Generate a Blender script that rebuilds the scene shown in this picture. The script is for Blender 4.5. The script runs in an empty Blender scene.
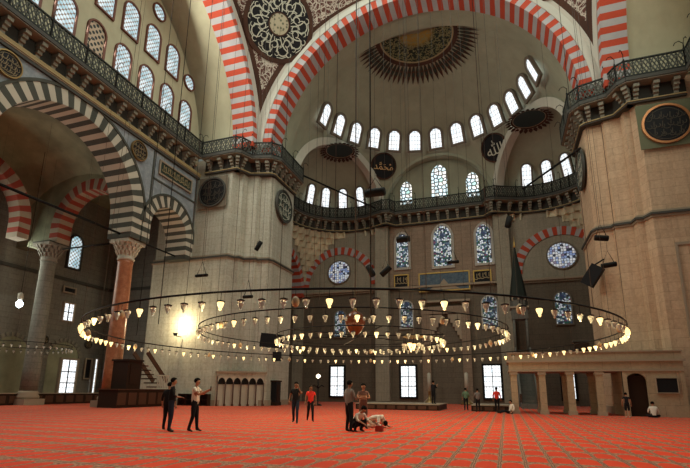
import bpy, bmesh, math, random
from mathutils import Vector, Matrix
random.seed(7)
PI = math.pi
S = bpy.context.scene
C = S.collection

# ------------------------------------------------------------------ camera, world, exposure
cd = bpy.data.cameras.new('camera'); cam = bpy.data.objects.new('camera', cd); C.objects.link(cam)
_f, _pi, _ya, _ro = 457.39, math.radians(12.786), math.radians(19.056), math.radians(.536)
cd.sensor_fit = 'HORIZONTAL'; cd.sensor_width = 36; cd.lens = 36 * _f / 690
cd.shift_y = (286.6 - 234) / 690; cd.clip_end = 500
_fw = Vector((-math.sin(_ya) * math.cos(_pi), math.cos(_ya) * math.cos(_pi), math.sin(_pi)))
_r = Vector((math.cos(_ya), math.sin(_ya), 0)); _u = _r.cross(_fw)
_r2 = _r * math.cos(_ro) + _u * math.sin(_ro); _u2 = _u * math.cos(_ro) - _r * math.sin(_ro)
CAM = Vector((6.714, -21.132, 1.42))
M = Matrix((_r2, _u2, -_fw)).transposed().to_4x4(); M.translation = CAM
cam.matrix_world = M
S.camera = cam
w = bpy.data.worlds.new('world'); S.world = w; w.use_nodes = True
w.node_tree.nodes['Background'].inputs[0].default_value = (.86, .97, .86, 1)
w.node_tree.nodes['Background'].inputs[1].default_value = .125
def area(name, loc, rot, size, power, col, sy=None):
    l = bpy.data.lights.new(name, 'AREA'); l.energy = power; l.color = col; l.size = size
    if sy: l.shape = 'RECTANGLE'; l.size_y = sy
    o = bpy.data.objects.new(name, l); o.location = loc; o.rotation_euler = rot; C.objects.link(o); return o
# daylight falling from the windows of the great dome above the frame
area('dome_daylight', (0, 0, 47), (0, 0, 0), 20, 5200, (.95, 1, .88))
# daylight through the window wall of the right hand arch, outside the frame
area('right_window_daylight', (20.5, -3, 31), (0, math.radians(78), 0), 9, 3100, (.97, 1, .86), 14)
# daylight of the aisle windows
area('aisle_daylight', (-34.2, 1, 12), (0, math.radians(-72), 0), 5, 900, (.96, 1, .86), 14)
# daylight entering through the left window wall
area('left_window_daylight', (-20.6, 1, 31.5), (0, math.radians(-78), 0), 8, 3600, (.99, .98, .86), 14)
S.view_settings.view_transform = 'Standard'; S.view_settings.look = 'None'
S.view_settings.gamma = 1; S.view_settings.use_curve_mapping = False
S.view_settings.exposure = 0.2

# ------------------------------------------------------------------ materials
def mat(name, base=(.5, .5, .5), rough=.7, metal=0.0, emit=None, es=0):
    m = bpy.data.materials.new(name); m.use_nodes = True
    b = m.node_tree.nodes['Principled BSDF']
    b.inputs['Base Color'].default_value = (*base, 1); b.inputs['Roughness'].default_value = rough
    b.inputs['Metallic'].default_value = metal
    b.inputs['Specular IOR Level'].default_value = .12 if max(base) < .05 else .3
    if emit: b.inputs['Emission Color'].default_value = (*emit, 1); b.inputs['Emission Strength'].default_value = es
    return m
class NT:
    def __init__(s, m): s.m = m; s.t = m.node_tree; s.b = s.t.nodes['Principled BSDF']
    def n(s, typ, **k):
        x = s.t.nodes.new(typ)
        for a, v in k.items(): setattr(x, a, v)
        return x
    def l(s, a, b): s.t.links.new(a, b)
    def math(s, op, a, b=None, c=None):
        x = s.n('ShaderNodeMath', operation=op)
        for i, v in enumerate((a, b, c)):
            if v is None: continue
            if isinstance(v, (int, float)): x.inputs[i].default_value = v
            else: s.l(v, x.inputs[i])
        return x.outputs[0]
    def mix(s, f, a, b, mode='MIX'):
        x = s.n('ShaderNodeMix', data_type='RGBA', blend_type=mode)
        for i, v in ((0, f), (6, a), (7, b)):
            if isinstance(v, (int, float)): x.inputs[i].default_value = v
            elif isinstance(v, tuple): x.inputs[i].default_value = (*v, 1)
            else: s.l(v, x.inputs[i])
        return x.outputs[2]
    def coord(s, w='Object'): return s.n('ShaderNodeTexCoord').outputs[w]
    def noise(s, vec, scale, detail=4, rough=.6, scl=None):
        if scl:
            mp = s.n('ShaderNodeMapping'); mp.inputs['Scale'].default_value = scl; s.l(vec, mp.inputs[0]); vec = mp.outputs[0]
        x = s.n('ShaderNodeTexNoise'); x.inputs['Scale'].default_value = scale; x.inputs['Detail'].default_value = detail
        x.inputs['Roughness'].default_value = rough; s.l(vec, x.inputs['Vector']); return x.outputs[0]
    def ramp(s, f, stops):
        x = s.n('ShaderNodeValToRGB'); e = x.color_ramp.elements
        while len(e) < len(stops): e.new(.5)
        for i, (p, c) in enumerate(stops): e[i].position = p; e[i].color = (*c, 1)
        s.l(f, x.inputs[0]); return x.outputs[0]
    def bump(s, h, st=.3, d=.05):
        x = s.n('ShaderNodeBump'); x.inputs['Strength'].default_value = st; x.inputs['Distance'].default_value = d
        s.l(h, x.inputs['Height']); s.l(x.outputs[0], s.b.inputs['Normal'])
    def out(s, c): s.l(c, s.b.inputs['Base Color'])

def plaster(name, c, var=.12, streak=True):
    m = mat(name, c, .85); q = NT(m); v = q.coord()
    f = q.noise(v, .35, 5); d = tuple(x * (1 - var * 1.8) for x in c)
    col = q.ramp(f, [(.3, d), (.65, c)])
    if streak:
        g = q.noise(v, 1.0, 3, .6, (1.2, 1.2, .08))
        col = q.mix(q.math('MULTIPLY', q.ramp(g, [(.45, (0, 0, 0)), (.75, (1, 1, 1))]), .3), col, tuple(x * .62 for x in c))
    q.out(col); q.bump(q.noise(v, 3, 4), .08); return m
def masonry(name, c1, c2, mortar, bw=1.3, bh=.55, streak=.35, warm=None):
    m = mat(name, c1, .75); q = NT(m); v = q.coord()
    sep = q.n('ShaderNodeSeparateXYZ'); q.l(v, sep.inputs[0])
    cmb = q.n('ShaderNodeCombineXYZ'); q.l(q.math('ADD', sep.outputs[0], sep.outputs[1]), cmb.inputs[0]); q.l(sep.outputs[2], cmb.inputs[1])
    b = q.n('ShaderNodeTexBrick'); q.l(cmb.outputs[0], b.inputs['Vector'])
    b.inputs['Color1'].default_value = (*c1, 1); b.inputs['Color2'].default_value = (*c2, 1); b.inputs['Mortar'].default_value = (*mortar, 1)
    b.inputs['Scale'].default_value = 1; b.inputs['Mortar Size'].default_value = .02; b.inputs['Brick Width'].default_value = bw
    b.inputs['Row Height'].default_value = bh; b.inputs['Mortar Smooth'].default_value = .4; b.inputs['Bias'].default_value = 0
    col = b.outputs[0]
    n1 = q.noise(v, .5, 6, .65)
    col = q.mix(q.ramp(n1, [(.35, (.0, .0, .0)), (.7, (.7, .7, .7))]), col, warm or tuple(x * .7 for x in c1))
    n2 = q.noise(v, 1.6, 4, .7, (2.2, 2.2, .07))
    col = q.mix(q.math('MULTIPLY', q.ramp(n2, [(.42, (0, 0, 0)), (.72, (1, 1, 1))]), streak), col, tuple(x * .38 for x in c1))
    n3 = q.noise(v, 5, 5, .75)
    col = q.mix(q.math('MULTIPLY', q.ramp(n3, [(.4, (0, 0, 0)), (.7, (1, 1, 1))]), .35), col, tuple(min(1, x * 1.5) for x in c1))
    q.out(col); q.bump(b.outputs[1], -.25, .03); return m
def speckle(name, c1, c2, scale, lo=.45, hi=.55, rough=.6, feature='F1', rnd=1.0):
    m = mat(name, c1, rough); q = NT(m); v = q.coord()
    x = q.n('ShaderNodeTexVoronoi', feature=feature); x.inputs['Scale'].default_value = scale; x.inputs['Randomness'].default_value = rnd
    q.l(v, x.inputs['Vector'])
    q.out(q.ramp(x.outputs['Distance'], [(lo, c1), (hi, c2)])); return m

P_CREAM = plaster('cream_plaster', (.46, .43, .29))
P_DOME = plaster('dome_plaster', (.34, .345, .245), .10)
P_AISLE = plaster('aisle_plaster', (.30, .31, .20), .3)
P_WHITE = plaster('white_plaster', (.50, .49, .42), .05, False)
ST_L = masonry('left_pier_limestone', (.47, .46, .37), (.40, .385, .30), (.30, .28, .21), 1.5, .62, .6)
ST_R = masonry('right_pier_limestone', (.52, .375, .245), (.43, .31, .20), (.28, .20, .12), 1.5, .62, .35, (.42, .27, .16))
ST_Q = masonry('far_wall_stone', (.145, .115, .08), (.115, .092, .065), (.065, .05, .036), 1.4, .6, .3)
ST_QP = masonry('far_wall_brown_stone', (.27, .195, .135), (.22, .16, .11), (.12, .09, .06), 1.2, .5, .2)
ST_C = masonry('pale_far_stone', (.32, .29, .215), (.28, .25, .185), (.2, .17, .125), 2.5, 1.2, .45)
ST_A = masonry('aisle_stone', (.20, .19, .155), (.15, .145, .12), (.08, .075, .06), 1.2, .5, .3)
ST_M = masonry('gallery_stone', (.36, .28, .18), (.30, .235, .155), (.2, .15, .1), 1.6, .7, .15)
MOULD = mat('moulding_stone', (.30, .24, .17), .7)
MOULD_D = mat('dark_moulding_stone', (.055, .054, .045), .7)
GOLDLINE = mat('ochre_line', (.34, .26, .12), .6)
CORB = mat('recess_shade_stone', (.035, .033, .027), .8)  # near black: shade of the recess behind the brackets is put into the colour
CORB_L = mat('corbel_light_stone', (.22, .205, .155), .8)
RED = plaster('red_voussoir', (.46, .065, .030), .12, False)
WHT = plaster('white_voussoir', (.40, .39, .39), .12, False)
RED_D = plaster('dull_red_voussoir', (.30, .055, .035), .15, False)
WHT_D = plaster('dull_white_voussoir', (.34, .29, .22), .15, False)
BLK = plaster('dark_green_voussoir', (.075, .078, .062), .2, False)
CRM = plaster('cream_voussoir', (.52, .48, .38), .12, False)
IRON = mat('black_iron', (.012, .012, .011), .6, .3)
IRON2 = mat('gallery_metalwork', (.03, .034, .03), .6, .2)
LATT = mat('pale_balustrade_stone', (.07, .075, .06), .7)
BRASS = mat('aged_brass', (.30, .20, .08), .4, .7)
WOOD = mat('dark_walnut', (.030, .016, .010), .55)
WOOD2 = mat('brown_wood', (.075, .032, .016), .5)
GOLD = mat('gilding', (.55, .36, .10), .4, .5)
BLACK = mat('black_panel', (.012, .012, .013), .5)
DGREEN = mat('dark_green_panel', (.03, .045, .035), .5)
CALG = mat('pale_calligraphy', (.50, .50, .40), .6)
CALG_D = mat('dim_gold_calligraphy', (.30, .23, .12), .5)
CALG_X = mat('dark_calligraphy', (.055, .045, .03), .6)  # strokes toned close to the black disc, barely legible
BROWN = plaster('oxblood_border', (.075, .032, .018), .3, False)
WINBR = mat('brown_window_border', (.15, .06, .04), .7)
WINDK = mat('dark_window_border', (.17, .145, .11), .7)
WINLT = mat('pale_window_border', (.40, .38, .33), .7)
def marble():
    m = mat('blue_grey_marble', (.3, .33, .35), .4); q = NT(m); v = q.coord()
    n = q.noise(v, .8, 8, .7); w_ = q.noise(v, 2.6, 6, .7)
    c = q.ramp(n, [(.3, (.13, .155, .18)), (.5, (.26, .29, .31)), (.7, (.42, .43, .42))])
    q.out(q.mix(q.ramp(w_, [(.4, (0, 0, 0)), (.65, (.5, .5, .5))]), c, (.17, .19, .2))); return m
MARB = marble()
def granite():
    m = mat('red_granite', (.38, .15, .07), .32); q = NT(m); v = q.coord()
    n = q.noise(v, 2.0, 8, .75); n2 = q.noise(v, 1.0, 3, .6, (2, 2, .15))
    c = q.ramp(n, [(.3, (.20, .07, .035)), (.55, (.42, .17, .08)), (.72, (.55, .30, .17))])
    q.out(q.mix(q.math('MULTIPLY', n2, .35), c, (.16, .06, .03))); return m
GRAN = granite()
def arabesque():
    m = mat('arabesque_painting', (.3, .1, .06), .8); q = NT(m); v = q.coord()
    x = q.n('ShaderNodeTexVoronoi', feature='DISTANCE_TO_EDGE'); x.inputs['Scale'].default_value = 1.7; q.l(v, x.inputs['Vector'])
    n = q.noise(v, 2.6, 3, .55)
    y = q.math('ABSOLUTE', q.math('SUBTRACT', n, .5))
    a = q.ramp(y, [(.018, (1, 1, 1)), (.035, (0, 0, 0))]); b = q.ramp(x.outputs['Distance'], [(.04, (1, 1, 1)), (.08, (0, 0, 0))])
    f = q.math('MAXIMUM', a, b)
    q.out(q.mix(f, (.10, .040, .030), (.50, .46, .38))); return m
ARAB = arabesque()
def medal_mat():
    m = mat('painted_medallion', (.05, .06, .03), .8); q = NT(m); v = q.coord()
    n = q.noise(v, 2.2, 4, .6); y = q.math('ABSOLUTE', q.math('SUBTRACT', n, .5))
    a = q.ramp(y, [(.02, (1, 1, 1)), (.05, (0, 0, 0))])
    fl = q.n('ShaderNodeVectorMath', operation='MULTIPLY'); q.l(v, fl.inputs[0]); fl.inputs[1].default_value = (1, 1, 0)
    ln = q.n('ShaderNodeVectorMath', operation='LENGTH'); q.l(fl.outputs[0], ln.inputs[0])
    cen = q.ramp(q.math('DIVIDE', ln.outputs['Value'], 6), [(.24, (.30, .19, .04)), (.34, (.018, .024, .014)), (1, (.018, .024, .014))])
    q.out(q.mix(a, cen, (.22, .20, .09))); return m
MEDAL = medal_mat()
def carpet():
    m = mat('prayer_carpet', (.5, .05, .02), .95); q = NT(m); v = q.coord()
    sep = q.n('ShaderNodeSeparateXYZ'); q.l(v, sep.inputs[0])
    wx = q.math('ADD', sep.outputs[0], q.math('MULTIPLY', q.math('SUBTRACT', q.noise(v, 3, 2), .5), .05))
    u = q.math('SUBTRACT', q.math('FRACT', q.math('DIVIDE', wx, .50)), .5)
    t = q.math('FRACT', q.math('DIVIDE', sep.outputs[1], 1.16))
    au = q.math('ABSOLUTE', u)
    # niche: field inside |u|<.38 with a rounded far end
    side = q.math('LESS_THAN', au, .40)
    arc = q.math('SUBTRACT', .91, q.math('MULTIPLY', q.math('POWER', q.math('DIVIDE', au, .40), 2.4), .24))
    fld = q.math('MULTIPLY', q.math('MULTIPLY', side, q.math('LESS_THAN', t, arc)), q.math('GREATER_THAN', t, .12))
    line = q.math('LESS_THAN', q.math('ABSOLUTE', q.math('SUBTRACT', au, .455)), .014)
    n = q.noise(v, 14, 3, .6)
    red = q.ramp(q.noise(v, .25, 4), [(.35, (.58, .036, .009)), (.65, (.74, .052, .012))])
    brd = q.mix(q.ramp(n, [(.42, (0, 0, 0)), (.6, (1, 1, 1))]), (.24, .085, .05), (.50, .27, .16))
    brd = q.mix(line, brd, (.13, .06, .04))
    col = q.mix(fld, brd, red)
    seam = q.math('LESS_THAN', t, .03)
    col = q.mix(seam, col, (.19, .095, .06))
    q.out(col); q.bump(q.noise(v, 40, 2), .3, .02); return m
CARPET = carpet()

def pane(name, kind, strength):
    """glazing seen from inside: daylight behind pierced plaster or coloured glass"""
    m = mat(name, (.02, .02, .02), .4); q = NT(m); v = q.coord()
    sep = q.n('ShaderNodeSeparateXYZ'); q.l(v, sep.inputs[0])
    cmb = q.n('ShaderNodeCombineXYZ'); q.l(sep.outputs[0], cmb.inputs[0]); q.l(sep.outputs[2], cmb.inputs[1]); vv = cmb.outputs[0]
    def vor(scale, rnd, feat='F1', rot=0, sc=(1, 1, 1)):
        mp = q.n('ShaderNodeMapping'); mp.inputs['Rotation'].default_value = (0, 0, rot); mp.inputs['Scale'].default_value = sc; q.l(vv, mp.inputs[0])
        x = q.n('ShaderNodeTexVoronoi', feature=feat, voronoi_dimensions='2D'); x.inputs['Scale'].default_value = scale
        x.inputs['Randomness'].default_value = rnd; q.l(mp.outputs[0], x.inputs['Vector']); return x
    if kind == 'lattice':
        x = vor(3.4, 0, rot=PI / 4); f = q.ramp(x.outputs['Distance'], [(.40, (1, 1, 1)), (.52, (0, 0, 0))])
        bg = q.ramp(q.noise(v, .9, 2), [(.35, (.30, .55, .62)), (.6, (.85, .97, 1))]); es = q.math('MULTIPLY', f, strength)
        q.out(q.mix(f, (.30, .20, .14), (.0, .0, .0)))
    elif kind == 'grille':
        x = vor(2.6, 0, rot=PI / 4); f = q.ramp(x.outputs['Distance'], [(.30, (1, 1, 1)), (.38, (0, 0, 0))])
        q.out(q.mix(f, (.45, .34, .24), (.02, .02, .02))); bg = q.mix(.5, (.03, .05, .04), (.03, .05, .04)); es = .3
    elif kind == 'plain':
        br = q.n('ShaderNodeTexBrick'); q.l(vv, br.inputs['Vector']); br.offset = 0; br.inputs['Scale'].default_value = 1
        br.inputs['Brick Width'].default_value = .36; br.inputs['Row Height'].default_value = .5; br.inputs['Mortar Size'].default_value = .035
        br.inputs['Mortar Smooth'].default_value = .3
        f = q.math('SUBTRACT', 1, br.outputs[1]); bg = q.ramp(q.noise(v, 1.2, 2), [(.3, (.80, .92, 1)), (.6, (1, 1, 1))]); es = q.math('MULTIPLY', q.math('ADD', q.math('MULTIPLY', f, .6), .4), strength)
    elif kind in ('stained', 'pierced', 'rose'):
        sc_ = {'pierced': 2.0, 'stained': 4.6, 'rose': 3.4}[kind]; rn_ = {'pierced': .55, 'stained': .8, 'rose': .45}[kind]
        x = vor(sc_, rn_); e = vor(sc_, rn_, 'DISTANCE_TO_EDGE')
        f = q.ramp(e.outputs['Distance'], [(.10 if kind == 'pierced' else .06, (0, 0, 0)), (.16 if kind == 'pierced' else .12, (1, 1, 1))])
        sp = q.n('ShaderNodeSeparateColor'); q.l(x.outputs['Color'], sp.inputs[0])
        if kind == 'pierced': st = [(0, (.75, .95, 1)), (.5, (1, 1, .92)), (.75, (.55, .9, .8)), (.9, (1, 1, 1))]
        elif kind == 'rose': st = [(0, (.75, .85, 1)), (.3, (1, 1, 1)), (.55, (.35, .45, .75)), (.7, (.95, .9, .9)), (.78, (.35, .28, .4)), (.86, (.05, .06, .09))]
        else: st = [(0, (.05, .07, .14)), (.16, (.5, .62, .68)), (.26, (.9, .95, 1)), (.46, (.03, .12, .08)), (.56, (.13, .2, .27)), (.70, (.22, .07, .14)), (.76, (.8, .85, .7)), (.86, (.04, .05, .07))]
        bg = q.ramp(sp.outputs[0], st); bg.node.color_ramp.interpolation = 'CONSTANT'
        es = q.math('MULTIPLY', f, strength)
        q.out(q.mix(f, (.06, .055, .045), (.01, .01, .01)))
    if isinstance(bg, tuple): q.b.inputs['Emission Color'].default_value = (*bg, 1)
    else: q.l(bg, q.b.inputs['Emission Color'])
    if isinstance(es, (int, float)): q.b.inputs['Emission Strength'].default_value = es
    else: q.l(es, q.b.inputs['Emission Strength'])
    return m
G_LAT = pane('lattice_glazing', 'lattice', .85)
G_GRI = pane('brown_pierced_grille', 'grille', .2)
G_PLN = pane('clear_glazing', 'plain', 1.15)
G_STN = pane('stained_glass', 'stained', .62)
G_ROS = pane('rose_glass', 'rose', .45)
G_STD = pane('dim_stained_glass', 'stained', .38)
G_PRC = pane('pierced_glazing', 'pierced', 1.25)
G_DOOR = pane('daylit_door_glazing', 'plain', 1.35)

# ------------------------------------------------------------------ mesh builder
class MB:
    def __init__(s): s.v = []; s.f = []; s.m = []; s.mats = []; s.sm = []
    def mi(s, m):
        if m not in s.mats: s.mats.append(m)
        return s.mats.index(m)
    def face(s, pts, m, smooth=False):
        b = len(s.v); s.v += [tuple(p) for p in pts]; s.f.append(tuple(range(b, b + len(pts)))); s.m.append(s.mi(m)); s.sm.append(smooth)
    def box(s, c, d, m, rz=0, M=None):
        x, y, z = (k / 2 for k in d); cs, sn = math.cos(rz), math.sin(rz)
        P = []
        for sx, sy, sz in ((-1,-1,-1),(1,-1,-1),(1,1,-1),(-1,1,-1),(-1,-1,1),(1,-1,1),(1,1,1),(-1,1,1)):
            q = Vector((sx * x * cs - sy * y * sn, sx * x * sn + sy * y * cs, sz * z))
            if M: q = M @ q
            P.append((c[0] + q[0], c[1] + q[1], c[2] + q[2]))
        s.hexa(P, m)
    def hexa(s, P, m):
        b = len(s.v); s.v += [tuple(p) for p in P]; k = s.mi(m)
        for f in ((0,3,2,1),(4,5,6,7),(0,1,5,4),(1,2,6,5),(2,3,7,6),(3,0,4,7)):
            s.f.append(tuple(b + i for i in f)); s.m.append(k); s.sm.append(False)
    def bar(s, a, b, w, h, m):
        """box from a to b, w wide (horizontal), h high"""
        a, b = Vector(a), Vector(b); d = (b - a)
        if d.length < 1e-6: return
        d = d.normalized(); up = Vector((0, 0, 1)) if abs(d.z) < .95 else Vector((1, 0, 0))
        r = d.cross(up).normalized(); u = r.cross(d)
        P = []
        for e in (a, b):
            P += [e - r * w / 2 - u * h / 2, e + r * w / 2 - u * h / 2, e + r * w / 2 + u * h / 2, e - r * w / 2 + u * h / 2]
        s.hexa(P, m)
    def tube(s, pts, r, m, n=8, closed=False, smooth=True):
        pts = [Vector(p) for p in pts]; k = len(pts); rings = []
        for i, p in enumerate(pts):
            if closed: d = pts[(i + 1) % k] - pts[i - 1]
            else: d = pts[min(i + 1, k - 1)] - pts[max(i - 1, 0)]
            d = d.normalized(); up = Vector((0, 0, 1)) if abs(d.z) < .9 else Vector((1, 0, 0))
            a = d.cross(up).normalized(); b = a.cross(d); rr = r[i] if isinstance(r, (list, tuple)) else r
            rings.append([p + (a * math.cos(2 * PI * j / n) + b * math.sin(2 * PI * j / n)) * rr for j in range(n)])
        s.loft(rings, m, closed, smooth)
        if not closed: s.face(rings[0][::-1], m); s.face(rings[-1], m)
    def loft(s, rings, m, closed=False, smooth=True, wrap=True):
        n = len(rings[0]); b = len(s.v)
        for r_ in rings: s.v += [tuple(p) for p in r_]
        k = len(rings); mi = s.mi(m)
        for i in range(k if closed else k - 1):
            for j in range(n if wrap else n - 1):
                s.f.append((b + i * n + j, b + i * n + (j + 1) % n, b + ((i + 1) % k) * n + (j + 1) % n, b + ((i + 1) % k) * n + j)); s.m.append(mi); s.sm.append(smooth)
    def lathe(s, prof, m, c=(0, 0, 0), n=24, smooth=True, ms=None):
        rings = [[(c[0] + r * math.cos(2 * PI * j / n), c[1] + r * math.sin(2 * PI * j / n), c[2] + z) for j in range(n)] for r, z in prof]
        if ms:
            for i in range(len(prof) - 1): s.loft(rings[i:i + 2], ms[i], False, smooth)
        else: s.loft(rings, m, False, smooth)
        if prof[0][0] > 1e-4: s.face(rings[0][::-1], ms[0] if ms else m)
        if prof[-1][0] > 1e-4: s.face(rings[-1], ms[-1] if ms else m)
    def prism(s, poly, z0, z1, m, top=True, bot=True):
        n = len(poly)
        for i in range(n):
            a, b = poly[i], poly[(i + 1) % n]; s.face([(*a, z0), (*b, z0), (*b, z1), (*a, z1)], m)
        if top: s.face([(*p, z1) for p in poly], m)
        if bot: s.face([(*p, z0) for p in poly][::-1], m)
    def plate(s, poly, y0, y1, m, smooth=False):
        """polygon in x,z extruded along y (y0 = front)"""
        n = len(poly)
        for i in range(n):
            a, b = poly[i], poly[(i + 1) % n]; s.face([(a[0], y0, a[1]), (a[0], y1, a[1]), (b[0], y1, b[1]), (b[0], y0, b[1])], m, smooth)
        s.face([(p[0], y0, p[1]) for p in poly], m); s.face([(p[0], y1, p[1]) for p in poly][::-1], m)
    def band(s, outer, inner, y0, y1, m):
        """closed ring between two outlines of the same length, in x,z"""
        n = len(outer)
        for i in range(n):
            j = (i + 1) % n; a, b, c, d = outer[i], outer[j], inner[j], inner[i]
            s.face([(a[0], y0, a[1]), (b[0], y0, b[1]), (c[0], y0, c[1]), (d[0], y0, d[1])], m)
            s.face([(a[0], y0, a[1]), (a[0], y1, a[1]), (b[0], y1, b[1]), (b[0], y0, b[1])], m)
            s.face([(d[0], y0, d[1]), (c[0], y0, c[1]), (c[0], y1, c[1]), (d[0], y1, d[1])], m)
    def build(s, name, parent=None, M=None, label=None):
        me = bpy.data.meshes.new(name); me.from_pydata(s.v, [], s.f)
        for m in s.mats: me.materials.append(m)
        me.polygons.foreach_set('material_index', s.m); me.polygons.foreach_set('use_smooth', s.sm)
        me.update()
        bm = bmesh.new(); bm.from_mesh(me); bmesh.ops.remove_doubles(bm, verts=bm.verts, dist=1e-4)
        bmesh.ops.recalc_face_normals(bm, faces=bm.faces); bm.to_mesh(me); bm.free()
        o = bpy.data.objects.new(name, me); C.objects.link(o)
        if parent: o.parent = parent
        if M is not None: o.matrix_local = M
        if label: o['label'] = label
        return o
def struct(o, label=None):
    o['kind'] = 'structure'
    if label: o['label'] = label
    return o
def empty(name, M=None, loc=None, rz=0):
    o = bpy.data.objects.new(name, None); C.objects.link(o); o.empty_display_size = .3
    if M is not None: o.matrix_world = M
    if loc is not None: o.location = loc; o.rotation_euler = (0, 0, rz)
    return o
def tag(o, label, cat, group=None, kind=None):
    o['label'] = label; o['category'] = cat
    if group: o['group'] = group
    if kind: o['kind'] = kind
    return o
def copy_tree(o, parent=None):
    c = o.copy(); C.objects.link(c)
    if parent is not None: c.parent = parent
    for ch in o.children: copy_tree(ch, c)
    return c
def frame(org, u, n):
    """local x = u (to the right), local y = away from the viewer (into the wall), local z up"""
    u = Vector(u).normalized(); y = -Vector(n).normalized(); z = u.cross(y).normalized(); 
    R = Matrix((u, y, z)).transposed().to_4x4(); R.translation = Vector(org); return R
WL = lambda x, y, z: frame((x, y, z), (0, 1, 0), (1, 0, 0))     # on a left wall, facing +X
WR_ = lambda x, y, z: frame((x, y, z), (0, -1, 0), (-1, 0, 0))   # on a right wall, facing -X
WQ = lambda x, y, z: frame((x, y, z), (1, 0, 0), (0, -1, 0))    # on a far wall, facing the camera side

# ------------------------------------------------------------------ numbers of the building
W = 15.4; ZG = 23.95; ZC = 24.4
CY_D = 20.8; R_D = 14.5           # mihrab half dome
YQ = 34.8

# ------------------------------------------------------------------ floor
b = MB(); b.face([(-35, -30, 0), (30, -30, 0), (30, YQ, 0), (-35, YQ, 0)], CARPET)
struct(b.build('floor'))

# ------------------------------------------------------------------ piers
def mirror(poly, s): return [(x * s, y) for x, y in poly]
PIER = [(1, 0)]
pier = [(-25.5, 14.2), (-17.2, 14.2), (-16.9, 15.0), (-16.5, 15.0), (-16.4, 15.7), (-15.3, 15.9), (-15.2, 16.3), (-14.2, 16.45), (-14.0, 16.9), (-14.0, 21.3), (-16.5, 23.5), (-25.5, 23.5)]
def offs(poly, d):
    n = len(poly); cx = sum(p[0] for p in poly) / n; out = []
    for i in range(n):
        a, b_, c = Vector(poly[i - 1]), Vector(poly[i]), Vector(poly[(i + 1) % n])
        n1 = Vector(((b_ - a).y, -(b_ - a).x)).normalized(); n2 = Vector(((c - b_).y, -(c - b_).x)).normalized()
        k = (n1 + n2); k = k / max(.5, k.length_squared / 2) if k.length > 1e-6 else n1
        out.append(tuple(b_ + k * d))
    return out
for s, nm, mt in ((1, 'wall_left_pier', ST_L), (-1, 'wall_right_pier', ST_R)):
    poly = pier if s == 1 else mirror(pier, -1)[::-1]
    b = MB(); b.prism(poly, 0, ZG, mt)
    low = offs(poly, .12)
    b.prism(low, 0, 13.35, mt)
    b.prism(offs(poly, .22), 13.35, 13.5, MOULD); b.prism(offs(poly, .32), 13.5, 13.66, MOULD_D); b.prism(offs(poly, .16), 13.66, 13.85, MOULD)
    b.prism(offs(poly, .25), 0, .5, MOULD)
    if s == -1:
        # blind panel outline carved in the right pier
        for (x0, x1, z0, z1) in ((18.15, 18.3, 4.8, 11.4), (18.3, 21, 11.2, 11.4)):
            b.box(((x0 + x1) / 2, 14.04, (z0 + z1) / 2), (x1 - x0, .1, z1 - z0), MOULD)
    struct(b.build(nm))

# ------------------------------------------------------------------ generic arch ring of voussoirs
def arch_ring(b, org, u, n, Ri, Ro, depth, N, m1, m2, a0=0, a1=PI, edge=None, ew=0.0):
    """voussoirs on a plane: org = arch centre, u = horizontal axis, n = facing normal, depth goes away from the viewer"""
    org, u, n = Vector(org), Vector(u).normalized(), Vector(n).normalized(); z = Vector((0, 0, 1))
    pt = lambda r, a, d: org + u * (-math.cos(a) * r) + z * (math.sin(a) * r) - n * d
    sub = max(1, int(round(90 / N)))
    for i in range(N):
        m = m1 if i % 2 == 0 else m2
        for k in range(sub):
            t0 = a0 + (a1 - a0) * (i + k / sub) / N; t1 = a0 + (a1 - a0) * (i + (k + 1) / sub) / N
            A = [pt(Ri, t0, 0), pt(Ri, t1, 0), pt(Ro, t1, 0), pt(Ro, t0, 0)]; B = [pt(Ri, t0, depth), pt(Ri, t1, depth), pt(Ro, t1, depth), pt(Ro, t0, depth)]
            b.face(A, m); b.face([A[0], B[0], B[1], A[1]], m); b.face(B[::-1], m); b.face([A[2], B[2], B[3], A[3]][::1], m)
            if k == 0 and i == 0: b.face([A[0], A[3], B[3], B[0]], m)
            if i == N - 1 and k == sub - 1: b.face([A[1], B[1], B[2], A[2]], m)
    if edge:
        K = 90
        for i in range(K):
            t0 = a0 + (a1 - a0) * i / K; t1 = a0 + (a1 - a0) * (i + 1) / K
            A = [pt(Ro, t0, -.06), pt(Ro, t1, -.06), pt(Ro + ew, t1, -.06), pt(Ro + ew, t0, -.06)]; B = [pt(Ro, t0, .05), pt(Ro, t1, .05), pt(Ro + ew, t1, .05), pt(Ro + ew, t0, .05)]
            b.face(A, edge); b.face([A[0], B[0], B[1], A[1]], edge); b.face([A[3], A[2], B[2], B[3]], edge)
def great_arch(org, u, n, label, dep=2.3):
    r = empty('great_arch', loc=org)
    b = MB(); arch_ring(b, (0, 0, 0), u, n, 13.95, 14.85, dep, 85, RED, WHT); b.build('voussoirs', r, label='red and white painted voussoirs')
    b = MB(); arch_ring(b, (0, 0, 0), u, n, 14.85, 14.86, .3, 3, P_WHITE, P_WHITE, edge=P_WHITE, ew=.62); b.build('border', r, label='plain white border band')
    b = MB(); arch_ring(b, (0, 0, 0), u, n, 15.45, 15.46, .01, 3, BROWN, BROWN, edge=BROWN, ew=.2); b.build('outer_line', r, label='thin dark brown outer line')
    tag(r, label, 'arch')
great_arch((0, W, ZC), (1, 0, 0), (0, -1, 0), 'great red and white striped arch framing the half dome over the far wall')
great_arch((-W, .6, ZC + .5), (0, 1, 0), (1, 0, 0), 'great red and white striped arch on the left, in front of the tall window wall')
great_arch((W, .5, ZC), (0, -1, 0), (-1, 0, 0), 'great red and white striped arch above the right pier, cut by the frame', 1.8)

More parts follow.
